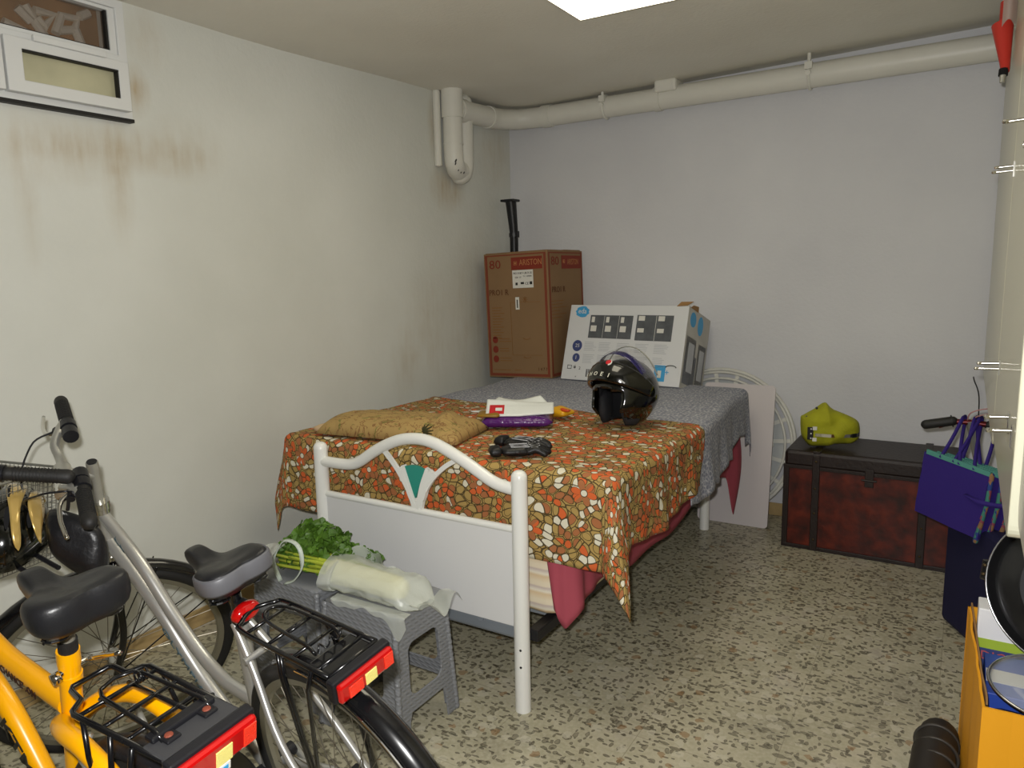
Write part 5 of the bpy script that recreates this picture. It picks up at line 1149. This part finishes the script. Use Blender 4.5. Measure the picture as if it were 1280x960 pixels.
bm = B(); tube(bm, [(.227, 0, .79), (.219, 0, .823)], .0165, 16); obj('rubber_collar', bm, M_rubber, yb_, smooth=40)
bm = B(); tube(bm, [(.221, 0, .81), (.205, 0, .90)], .013, 14); obj('seat_post', bm, mat('grey_seat_post', '8c887c', .4, .4), yb_, smooth=40)
saddle(yb_, (.328, .938), (.098, .948), .165, .055)
wheel('rear_wheel', yb_, Matrix.Translation((0, 0, YR)), YR, .021, 32)
bm = B(); fender(bm, 0, YR, YR+.028, 30, 200, .062); fm = obj('rear_mudguard', bm, M_black, yb_, smooth=True, solid=.002)
bm = B()
for s in (-1, 1): tube(bm, [(-.34, s*.02, YR+.0), (-.0, s*.07, YR)], .0022, 6)
objs('mudguard_stay', bm, M_chrome, fm)
Mfy = MY @ Matrix.Translation((.045, 0, -LFY)); wheel('front_wheel', yb_, Mfy, YR, .021, 32)
bm = B(); tube(bm, [(0, 0, -.15), (0, 0, -.18)], .018, 14, M=MY)
for s in (-1, 1): tube(bm, cr([(0, s*.02, -.175), (.002, s*.045, -.20), (.008, s*.05, -.35), (.045, s*.052, -LFY)], 5), [.0125, .009], 12, M=MY)
obj('fork', bm, M_yellow, yb_, smooth=True)
cranks(yb_, BBy, M_black)
hb = handlebar_set(yb_, MY, .10, .06, .26, .13, .055, M_rubber, bar=M_black, quill=.09)
bm = B(); tube(bm, [(.24, .03, .28), (.16, .17, .04)], .008, 8); obj('kickstand', bm, M_blackm, yb_, smooth=True)
# its rack: a jogged front loop, plate and wide light at the back
z = .762
bm = B(); tube(bm, [(-.150, .062, z), (.085, .070, z), (.098, .066, z), (.112, .045, z+.002), (.150, .040, z+.004), (.160, .033, z+.004), (.160, -.028, z+.004), (.152, -.035, z+.004), (.120, -.038, z), (.112, -.046, z), (.108, -.062, z), (.095, -.070, z), (-.150, -.062, z)], .0052, 9); rk = obj('rear_rack', bm, M_blackm, yb_, smooth=True)
bm = B()
for x in (.075, .01, -.055): tube(bm, [(x, .07, z), (x, -.07, z)], .004, 8)
for s in (-1, 1): tube(bm, [(.09, s*.025, z-.002), (-.10, s*.028, z-.002)], .004, 8)
objs('cross_bar', bm, M_blackm, rk, smooth=True)
bm = B(); zz = z+.018; tube(bm, [(-.12, .042, z+.006), (-.10, .042, zz), (.055, .036, zz+.002), (.075, .028, zz+.004), (.082, 0, zz+.006), (.075, -.028, zz+.004), (.055, -.036, zz+.002), (-.10, -.042, zz), (-.12, -.042, z+.006)], .0038, 8); tube(bm, [(.06+.008*math.cos(q), -.045+i*.0006, z+.014+.009*math.sin(q)) for i, q in enumerate([i*.6 for i in range(34)])], .0022, 5); obj('spring_clip', bm, M_blackm, rk, smooth=True)
bm = B(); box2(bm, (-.168, -.066, z-.006), (-.098, .066, z+.006)); pl_ = obj('rack_plate', bm, mat('dark_grey_plastic', '3a3a3c', .45), rk, bevel=.004)
bm = B(); box2(bm, (-.113, -.055, z+.006), (-.091, .055, z+.016)); box2(bm, (-.135, -.045, z+.006), (-.103, -.020, z+.012)); box2(bm, (-.135, .020, z+.006), (-.103, .045, z+.012)); objs('bracket', bm, M_black, pl_, bevel=.003)
for s in (-1, 1):
    bm = B(); lathe(bm, [(0, .003), (.006, .002), (.007, 0)], Matrix.Translation((-.121, s*.033, z+.012)), 10); obj('rusty_bolt', bm, mat('rusty_bolt_metal', '7a3a28', .7), pl_)
for s in (-1, 1):
    for xa, xb in ((.06, .012), (-.02, -.0), (-.08, -.012)):
        bm = B(); tube(bm, [(xa, s*.07, z), (xa*.8+xb*.2, s*.078, z-.06), (xb, s*.075, YR+.02)], .0045, 8); obj('strut', bm, M_blackm, rk, smooth=True)
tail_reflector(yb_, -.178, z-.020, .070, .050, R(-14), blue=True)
bm = B()
for s in (-1, 1): tube(bm, cr([(.10, s*.05, .60), (.14, s*.055, .655), (.12, s*.04, .69)], 4), .006, 8)
objs('brake_caliper', bm, M_alu, yb_, smooth=True)

# wire basket on the yellow bicycle with the gold helmet in it
bk = thing('wire_basket', 'fine grey wire mesh basket at the left picture edge holding the gold helmet', 'basket', (-2.115, .80, .735), (0, 0, R(12)))
def bq(i, j):   # perimeter i, height j
    k_ = .86+.14*j; hx, hy = .165*k_, .14*k_; t_ = i*4; s_ = int(t_) % 4; f = t_-int(t_)
    c = [(-hx, -hy), (hx, -hy), (hx, hy), (-hx, hy)]; a, b = c[s_], c[(s_+1) % 4]; return Vector((a[0]+(b[0]-a[0])*f, a[1]+(b[1]-a[1])*f, .235*j))
bm = B()
for i in range(84): tube(bm, [bq(i/84, 0), bq(i/84, 1)], .0009, 4, cap=False)
for j in range(18): tube(bm, [bq(i/40, j/17) for i in range(40)], .0009, 4, closed=True)
for i in range(14): tube(bm, [(-.14+.28*i/13, -.12, 0), (-.14+.28*i/13, .12, 0)], .0009, 4, cap=False)
obj('wire_mesh', bm, M_wire, bk)
bm = B(); tube(bm, [bq(i/40, 1) for i in range(40)], .0035, 8, closed=True); obj('basket_rim', bm, M_wire, bk, smooth=True)
bm = B(); tube(bm, [(.15, -.03, .05), (.27, -.04, .02)], .006, 8); tube(bm, [(.15, .03, .05), (.27, .02, .02)], .006, 8); objs('basket_bracket', bm, M_black, bk)
gh = thing('bicycle_helmet', 'shiny gold and black bicycle helmet lying in the wire basket', 'helmet', (-2.025, .835, .775), (R(6), R(-14), R(150)))
bm = B()
ns, nr_ = 72, 36
def gs(i, j):
    a = 2*PI*i; b = PI/2*j*1.0+.0; x = .135*math.cos(a)*math.cos(b-.28); y = .102*math.sin(a)*math.cos(b-.28); z_ = .105*math.sin(b-.28)
    rib = math.cos(5*math.atan2(y/.102, .001+abs(x/.135)+.4)); return Vector((x, y, z_+.06))*1.0+Vector((x, y, z_)).normalized()*.007*rib*(1-j)
grid(bm, lambda i, j: gs(i, j*1.18), ns, 24); bmesh.ops.remove_doubles(bm, verts=bm.verts[:], dist=.0006)
sh = obj('helmet_shell', bm, M_helm, gh, smooth=True, solid=.01, off=-1)
for y0_, w0 in ((-.078, .026), (-.036, .032), (.012, .026), (.058, .030)):
    bm = B()
    def gb(i, j):
        t_ = R(18+150*i); ww = w0*(math.sin(PI*i)**.6)*(1+.3*math.sin(i*9+y0_*50)); y = y0_+ww*(j-.5)+.012*math.sin(i*PI); rr_ = math.sqrt(max(.04, 1-(y/.106)**2))
        return Vector((.142*rr_*math.cos(t_), y*1.02, .062+.113*rr_*math.sin(t_)*1.0-.0))
    grid(bm, gb, 30, 4); obj('gold_stripe', bm, M_gold, sh, smooth=True, solid=.003, off=0, label='gold stripe')
for y0_ in (-.057, -.012, .035):
    bm = B()
    for t0 in (35, 75, 115):
        def hb_(i, j): t_ = R(t0+26*i); y = y0_+.012*(j-.5)*math.sin(PI*(.12+.76*i)); rr_ = math.sqrt(1-(y/.106)**2); return Vector((.143*rr_*math.cos(t_), y, .062+.1145*rr_*math.sin(t_)))
        grid(bm, hb_, 8, 3)
    objs('vent', bm, M_inner, sh, smooth=True)
bm = B(); ribbon(bm, cr([(.07, .07, .05), (.03, .10, .0), (.0, .09, -.02), (-.03, .11, .01), (-.06, .08, .04)], 5), .015, .002, (0, 1, 0)); obj('strap', bm, M_black, gh)
# black leather pouch hanging under the near grip
po = thing('pouch', 'creased black leather pouch hanging under the silver bicycle handlebar grip', 'pouch', (-1.80, .88, .82))
pm = frame((-1.775, .885, .838), (.62, .30, -.28), (0, 0, 1))
bm = B(); puff(bm, cr([(-.085, .045, 0), (-.02, .06, 0), (.05, .045, 0), (.085, -.02, 0), (.09, -.07, 0), (.03, -.078, 0), (-.04, -.05, 0), (-.07, -.01, 0)], 4, closed=True) and [(p.x, p.y) for p in cr([(-.085, .045, 0), (-.02, .06, 0), (.05, .045, 0), (.085, -.02, 0), (.09, -.07, 0), (.03, -.078, 0), (-.04, -.05, 0), (-.07, -.01, 0)], 4, closed=True)], .035, pm, 8, .02, 8); obj('pouch_body', bm, mat('creased_black_leather', '17171a', .38, bump=.4, bscale=30), po, world=True, smooth=True)
bm = B(); tube(bm, cr([pm @ Vector((-.03, .075, .02)), Vector((-1.74, .87, .965)), pm @ Vector((.05, .065, .02))], 6), .004, 7); obj('strap', bm, M_black, po, world=True)

# ------------------------------------------------------------------ right side: cream panel with display hooks
PXF = .09
def panel(y0, y1, z0, z1, m_, label, x=PXF, r=.02):
    bm = B(); poly(bm, rrect(y0, z0, y1, z1, r, 5), frame((x, 0, 0), (0, 1, 0), (0, 0, 1)), .028)
    return setp(obj('wall_panel', bm, m_, bevel=.004), label, 'panel')
panel(2.62, 4.33, .90, 2.42, M_cream, 'tall cream sheet metal panel reaching the far wall, hooks along it')
panel(1.60, 2.60, .935, 2.40, M_cream, 'cream sheet metal panel, middle one of the right side', r=.03)
panel(.95, 1.56, .985, 2.38, M_creamw, 'white enamelled panel with rounded lower corner at the right picture edge', x=.101, r=.045)
for y0, y1 in ((1.1, 4.3),):
    st = thing('panel_stand', 'steel uprights hung from the ceiling behind the cream panels', 'stand', (.16, 2.5, 0))
    for y in (1.2, 1.9, 2.55, 3.4, 4.1):
        bm = B(); box2(bm, (.135, y-.015, 1.0), (.165, y+.015, 2.47)); obj('upright', bm, M_cream, st, world=True)
    bm = B(); box2(bm, (.135, 1.1, 1.5), (.16, 4.3, 1.54)); obj('crossbar', bm, M_cream, st, world=True)
for y, z, n, L, lab in ((1.91, 1.739, 1, .045, 'topmost chrome display hook on the cream panel'), (2.588, 1.717, 2, .042, 'double chrome display hook second from the top on the cream panel'), (2.49, 1.164, 2, .050, 'double chrome display hook at the middle height of the cream panel'), (1.818, 1.129, 1, .040, 'upper of two low chrome display hooks just over the purple bags'), (1.681, 1.127, 1, .038, 'lowest chrome display hook just over the purple bags')):
    hk = thing('display_hook', lab, 'hook', (PXF, y, z), (0, 0, 0), 'chrome display hooks on the cream panel')
    for k_ in range(n):
        bm = B(); zz = -.014*k_; yy = -.012*k_; tube(bm, [(.0, yy, zz+.002), (-L-.006*k_, yy, zz)], .0042, 10); lathe(bm, [(0, .005), (.005, .004), (.007, 0), (.005, -.004), (0, -.005)], Matrix.Translation((-L-.006*k_, yy, zz)), 14); obj('prong', bm, M_chrome, hk, smooth=40)
    bm = B(); box2(bm, (-.003, -.02, -.03), (.0, .012, .012)); obj('back_plate', bm, M_chrome, hk)
bm = B(); lathe(bm, [(0, .007), (.006, .005), (.008, 0), (.008, -.006)], frame((PXF-.002, 1.99, 1.70), (0, 1, 0), (0, 0, 1)) , 14); setp(obj('knob', bm, M_chrome, smooth=True), 'small round chrome knob just below the topmost hook', 'knob')
rn = thing('bottle', 'red tapered plastic bottle with dark tip in milky film at the top right', 'bottle', (.05, 3.35, 2.13))
bm = B(); tube(bm, [(.066, 3.375, 2.14), (.063, 3.40, 2.18), (.048, 3.44, 2.32)], [.014, .018, .036], 16); obj('bottle_nozzle', bm, M_redplast, rn, world=True, smooth=40)
bm = B(); tube(bm, [(.064, 3.44, 2.325), (.064, 3.45, 2.40)], .028, 16); obj('bottle_body', bm, M_redplast, rn, world=True, smooth=40)
bm = B(); tube(bm, [(.060, 3.37, 2.125), (.061, 3.375, 2.148)], .0155, 14); obj('dark_ring', bm, M_inner, rn, world=True, smooth=40)
bm = B(); tube(bm, [(.058, 3.365, 2.10), (.060, 3.37, 2.125)], [.008, .011], 12); obj('tip', bm, M_alu, rn, world=True, smooth=40)
bm = B(); grid(bm, lambda i, j: Vector((.045+.06*i, 3.39-.02*math.sin(i*5), 2.30+.13*j+.03*math.sin(i*4)*(1-j)-.03*i*(1-j))), 14, 10); obj('milky_film', bm, M_clearw, rn, world=True, smooth=True)

# kick scooter with folded shopping bags
sc3 = thing('kick_scooter', 'kick scooter with black grips standing in front of the trunk behind the purple bags', 'scooter', (.03, 3.56, 0), (0, 0, 0))
bm = B(); tube(bm, [(-.075, 3.56, .767), (-.03, 3.56, .788), (.03, 3.56, .790), (.08, 3.56, .786), (.135, 3.56, .772)], .0115, 12); obj('handlebar', bm, mat('dark_red_metal', '5a1a1c', .35, .5), sc3, world=True, smooth=True)
for a, b in (((-.118, 3.56, .768), (-.028, 3.56, .790)), ((.175, 3.56, .766), (.095, 3.56, .783))):
    bm = B(); tube(bm, [a, b], .0185, 14, roundcap=True); tube(bm, [Vector(b)-(Vector(b)-Vector(a)).normalized()*.004, b], .024, 14); obj('grip', bm, M_rubber, sc3, world=True, smooth=40)
bm = B(); tube(bm, [(.03, 3.56, .845), (.20, 3.80, .08)], .016, 14); obj('stem', bm, M_alu, sc3, world=True, smooth=40)
bm = B(); box2(bm, (.17, 3.70, .055), (.23, 3.98, .075)); obj('deck', bm, M_black, sc3, world=True, bevel=.006)
for y in (3.76, 4.02):
    bm = B(); lathe(bm, [(0, .012), (.04, .012), (.05, .006), (.05, -.006), (.04, -.012), (0, -.012)], frame((.20, y, .05), (0, 1, 0), (0, 0, 1)), 24); obj('wheel', bm, M_rubber, sc3, world=True, smooth=40)
bm = B(); tube(bm, cr([(.02, 3.56, .79), (.03, 3.54, .83), (.08, 3.54, .85), (.13, 3.56, .845)], 5), .0025, 6); tube(bm, cr([(.03, 3.56, .79), (.05, 3.55, .815), (.09, 3.55, .83), (.13, 3.57, .83)], 5), .0025, 6); obj('brake_cable', bm, mat('pink_cable', 'a87a78', .5), sc3, world=True, smooth=True)
for o_ in sc3.children:
    if o_.name.split('.')[0] in ('handlebar', 'grip', 'brake_cable'): o_.location.z += .048
sc3.location += Vector((.008, -.25, 0)); BAGS = []
labs = ('folded purple shopping bag with turquoise lining, frontmost on the scooter handlebar', 'flat folded purple shopping bag, second from the front on the scooter handlebar', 'flat folded purple shopping bag, third from the front on the scooter handlebar', 'flat folded purple shopping bag, rearmost on the scooter handlebar')
for q in range(4):
    W_, H_ = .275 - .0*q, .25
    ang = R(-38); ux = Vector((math.cos(ang), math.sin(ang), -.10)); base = Vector((-.128+.032*q, 3.545-.0*q, .655-.012*q)) + Vector((0, -.0, 0))
    base = Vector((-.112, 3.50, .672)) + Vector((.034, .010, -.006))*q
    Mx = frame(base, ux, (-.05-.0*q, .05, 1)); b_ = thing('folded_bag', labs[q], 'bag', tuple(base), (0, 0, 0), 'folded purple shopping bags on the scooter handlebar')
    BAGS.append(b_)
    bm = B(); box(bm, (W_/2, -H_/2-.0, 0), (W_, H_, .012), Mx); bmesh.ops.subdivide_edges(bm, edges=bm.edges[:], cuts=5, use_grid_fill=True)
    for v in bm.verts: v.co += Vector((1, 1, 0))*.004*noise.noise(v.co*16+Vector((q, 0, 0)))
    obj('bag_panel', bm, M_purple, b_, world=True, smooth=35)
    bm = B(); box(bm, (W_/2+.006, .004, .003), (W_-.01, .018, .008), Mx); obj('lining', bm, M_turq, b_, world=True, label='turquoise lining')
    bm = B(); tube(bm, [Mx @ Vector((W_+.002, .0, -.001)), Mx @ Vector((W_+.004, -H_*.45, .0)), Mx @ Vector((W_-.012, -H_-.012, 0))], [.009, .008, .0095], 10, roundcap=True); obj('gusset', bm, M_gusset, b_, world=True, smooth=True)
    for k_, (xa, xb, xt) in enumerate(((.075, .155, -.02+.02*q), (.13, .215, .03+.02*q))):
        bm = B(); top = Vector((xt+.005*k_+.028, 3.56, .806)); lo1 = Mx @ Vector((xa, .0, .008)); lo2 = Mx @ Vector((xb, .0, .008))
        if (q, k_) in ((0, 0), (0, 1), (2, 0), (3, 1)):
            ribbon(bm, cr([lo1, lo1*.5+top*.5+Vector((0, -.02, -.0)), top+Vector((-.006, -.022, -.006)), top+Vector((0, 0, .003)), top+Vector((.006, .022, -.006)), top*.5+lo2*.5+Vector((.0, .0, 0)), lo2], 5), .013, .002, (0.2, -1, 0)); obj('handle', bm, M_purple, b_, world=True, smooth=True)
        else: bm.free()
bn = thing('strap', 'purple strap tied round the folded shopping bags', 'strap', (.1, 3.38, .57))
Mx = frame(Vector((-.112, 3.50, .672)), Vector((math.cos(R(-38)), math.sin(R(-38)), -.10)), (-.05, .05, 1))
bm = B(); ribbon(bm, cr([Mx @ Vector(p) for p in ((.20, -.10, .012), (.26, -.105, .016), (.30, -.105, -.0), (.34, -.10, -.035), (.36, -.095, -.07))], 5), .018, .002, (.7, -.7, 0)); obj('strap_band', bm, M_purple, bn, world=True, smooth=True)
BAGS.append(bn)
for o_ in BAGS: o_.location += Vector((.008, -.25, .048))
# tall navy folded board under the bags
nv_ = thing('suitcase', 'upright dark navy fabric suitcase under the purple bags in front of the trunk', 'suitcase', (.09, 3.22, 0))
d1 = Vector((.113, -.216, 0)).normalized(); d2 = Vector((-d1.y, d1.x, 0))
Mx = frame((-.022, 3.335, 0), d1, (0, 0, 1)); bm = B(); box(bm, (.21, .245, -.085), (.42, .47, .16), Mx); obj('case_body', bm, M_navy, nv_, world=True, bevel=.02)
bm = B(); tube(bm, [Mx @ Vector((.0, .01, -.085)), Mx @ Vector((.42, .01, -.085))], .008, 8); obj('base_piping', bm, M_black, nv_, world=True)

# orange box with parcels, black pan, glass lid
ob = thing('cardboard_box', 'open yellow-orange corrugated box at the lower right picture edge', 'box', (.25, 2.2, 0))
zt = .44; c1_, c2_, c3_ = Vector((.058, 2.465, 0)), Vector((.087, 1.887, 0)), Vector((.50, 1.90, 0)); c4_ = Vector((.48, 2.48, 0))
def wallp(a, b, h0, h1, nm, m_, t=.006, seed=1):
    bm = B(); d = (b-a); n = Vector((-d.y, d.x, 0)).normalized()*t; k_ = 14
    for i in range(k_):
        f0, f1 = i/k_, (i+1)/k_; w0 = .006*noise.noise(Vector((f0*5, seed, 0))); w1 = .006*noise.noise(Vector((f1*5, seed, 0)))
        A_, B_ = a+d*f0+n.normalized()*w0, a+d*f1+n.normalized()*w1; ha, hb2 = h0+(h1-h0)*f0, h0+(h1-h0)*f1
        vs = [bm.verts.new(p) for p in (A_, B_, B_+Vector((0, 0, hb2)), A_+Vector((0, 0, ha)), A_+n, B_+n, B_+n+Vector((0, 0, hb2)), A_+n+Vector((0, 0, ha)))]
        for q in ((0, 1, 2, 3), (4, 7, 6, 5), (3, 2, 6, 7), (0, 4, 5, 1)): bm.faces.new([vs[x] for x in q])
    bmesh.ops.remove_doubles(bm, verts=bm.verts[:], dist=1e-5); return obj(nm, bm, m_, ob, world=True)
wallp(c1_, c2_, zt, zt, 'side_wall', M_orange); wallp(c2_, c3_, zt, zt-.005, 'side_wall', M_orange, seed=4); wallp(c3_, c4_, zt, zt, 'side_wall', M_orange); wallp(c4_, c1_, zt, zt, 'side_wall', M_orange)
wallp(c1_+Vector((.007, 0, 0)), c2_+Vector((.007, .01, 0)), zt+.012, zt+.002, 'inner_flap', M_kraft, .004, 7)
bm = B(); poly(bm, [c1_[:2], c2_[:2], c3_[:2], c4_[:2]], Matrix.Translation((0, 0, .002)), .006); obj('bottom', bm, M_kraft, ob, world=True)
pc = thing('carton', 'white carton with lime green stripe standing inside the orange box', 'carton', (.22, 2.41, .01))
bm = B(); box2(bm, (.080, 2.305, .30), (.46, 2.39, .505)); obj('carton_body', bm, M_whitep, pc, world=True, bevel=.003)
bm = B(); box2(bm, (.079, 2.303, .393), (.461, 2.3045, .42)); obj('lime_stripe', bm, M_grn, pc, world=True)
bm = B(); box2(bm, (.079, 2.303, .30), (.461, 2.3045, .393)); obj('dark_print', bm, M_pnavy, pc, world=True)
bm = B(); text_bm(bm, 'DIGI', .035, frame((.125, 2.302, .372), (1, 0, 0), (0, 0, 1))); obj('lettering', bm, mat('pink_ink', 'c05a5a', .5), pc, world=True)
pc = thing('carton', 'blue and white packet lying under the glass lid in the orange box', 'carton', (.22, 2.2, .01))
bm = B(); box2(bm, (.100, 2.07, .25), (.42, 2.295, .385)); obj('packet_body', bm, M_blue, pc, world=True, bevel=.003)
bm = B(); box2(bm, (.102, 2.13, .3853), (.20, 2.20, .3865)); obj('white_patch', bm, M_label, pc, world=True)
bm = B(); text_bm(bm, '3000', .04, frame((.27, 2.18, .387), (1, 0, 0), (0, 1, 0))); obj('lettering', bm, M_label, pc, world=True)
pc = thing('carton', 'dark crumpled foil packet in the orange box nearest the camera', 'carton', (.22, 2.0, .01))
bm = B(); cushion(bm, (.108, 1.905, .20), (.42, 2.06, .365), .02, 10, .016, 5); obj('packet_body', bm, mat('dark_foil', '3a3630', .25, .5), pc, world=True, smooth=True)
bm = B(); box2(bm, (.108, 1.92, .012), (.44, 2.43, .18)); setp(obj('carton', bm, M_kraft, bevel=.004), 'plain brown carton filling the bottom of the orange box', 'carton')
# glass lid
gl = thing('glass_lid', 'round clear lid with bright metal rim lying on the packets in the orange box', 'lid', (.24, 2.03, .43))
Lm = Matrix.Translation((.243, 2.035, .448)) @ Matrix.Rotation(R(5), 4, 'X') @ Matrix.Scale(1.30, 4)
bm = B(); lathe(bm, [(.108, 0), (.105, .008), (.09, .020), (.06, .030), (.03, .035), (0, .036)], Lm, 40); obj('dome', bm, M_dome, gl, world=True, smooth=True)
bm = B(); tube(bm, [Lm @ Vector((.109*math.cos(a), .109*math.sin(a), 0)) for a in [2*PI*i/48 for i in range(48)]], .0045, 8, closed=True); obj('metal_rim', bm, M_steel, gl, world=True, smooth=True)
# black round pan with rim, leaning over the box
pn = thing('pan', 'large round black pan with silver rim and side latch above the orange box', 'pan', (.27, 2.2, .46))
Pm = frame((.268, 2.14, .655), (.9, -.3, 0), (0, .3, 1)) @ Matrix.Scale(1.17, 4)
bm = B(); lathe(bm, [(0, .0), (.10, .0), (.125, -.012), (.150, -.018), (.160, -.006), (.163, .0), (.163, -.03), (.150, -.062), (.12, -.085), (0, -.09)], Pm, 56); obj('pan_body', bm, mat('black_enamel', '151517', .3, coat=.3), pn, world=True, smooth=35)
bm = B(); tube(bm, [Pm @ Vector((.163*math.cos(a), .163*math.sin(a), 0)) for a in [2*PI*i/64 for i in range(64)]], .0026, 8, closed=True); obj('silver_rim', bm, M_steel, pn, world=True, smooth=True)
bm = B(); lathe(bm, [(0, .002), (.098, .002), (.10, 0)], Pm, 48); obj('grey_inner_disc', bm, mat('dark_grey_mesh', '2d2e31', .7), pn, world=True)
bm = B(); box(bm, (-.168, .0, -.008), (.014, .045, .02), Pm); lt = obj('latch', bm, M_blackm, pn, world=True, bevel=.004)
bm = B()
for dy in (-.010, .010): lathe(bm, [(0, .004), (.003, .003), (.004, 0)], Pm @ Matrix.Translation((-.168, dy, .002)), 8)
objs('rivet', bm, M_brass, lt, world=True)
# dark boot on the floor
bt = thing('boot', 'dark ribbed rubber boot lying on the floor left of the orange box', 'boot', (.01, 2.2, 0))
bm = B(); tube(bm, cr([(-.055, 2.36, .045), (-.035, 2.33, .055), (-.0, 2.28, .06), (.02, 2.20, .062), (.025, 2.08, .062), (.02, 1.95, .06)], 6), [.03]+[.052]*30, 18) if False else tube(bm, cr([(.012, 2.42, .040), (.008, 2.37, .050), (.0, 2.28, .056), (-.005, 2.15, .058), (-.01, 2.0, .06)], 6), [.026, .036, .043, .048, .051, .053, .054, .055, .055, .056]+[.056]*15, 18, roundcap=True)
obj('boot_body', bm, mat('dark_rubber', '2a2724', .5), bt, world=True, smooth=True)
for k_ in range(3):
    y = 2.33-.07*k_; bm = B(); tube(bm, [(.003+.056*math.cos(a), y, .055+.056*math.sin(a)) for a in [2*PI*i/28 for i in range(28)]], .005, 6, closed=True); obj('rib', bm, mat('dark_rubber_rib_%d' % k_, '3a3733', .5), bt, world=True, smooth=True)

# a faint cable hanging on the wall above the scooter
bm = B(); tube(bm, cr([(.050, 4.355, .88), (.055, 4.35, .86), (.08, 4.34, .78), (.085, 4.345, .6)], 5), .003, 6); setp(obj('cable', bm, M_rubber, smooth=True), 'thin dark cable running down the far wall beside the cream panel', 'cable')
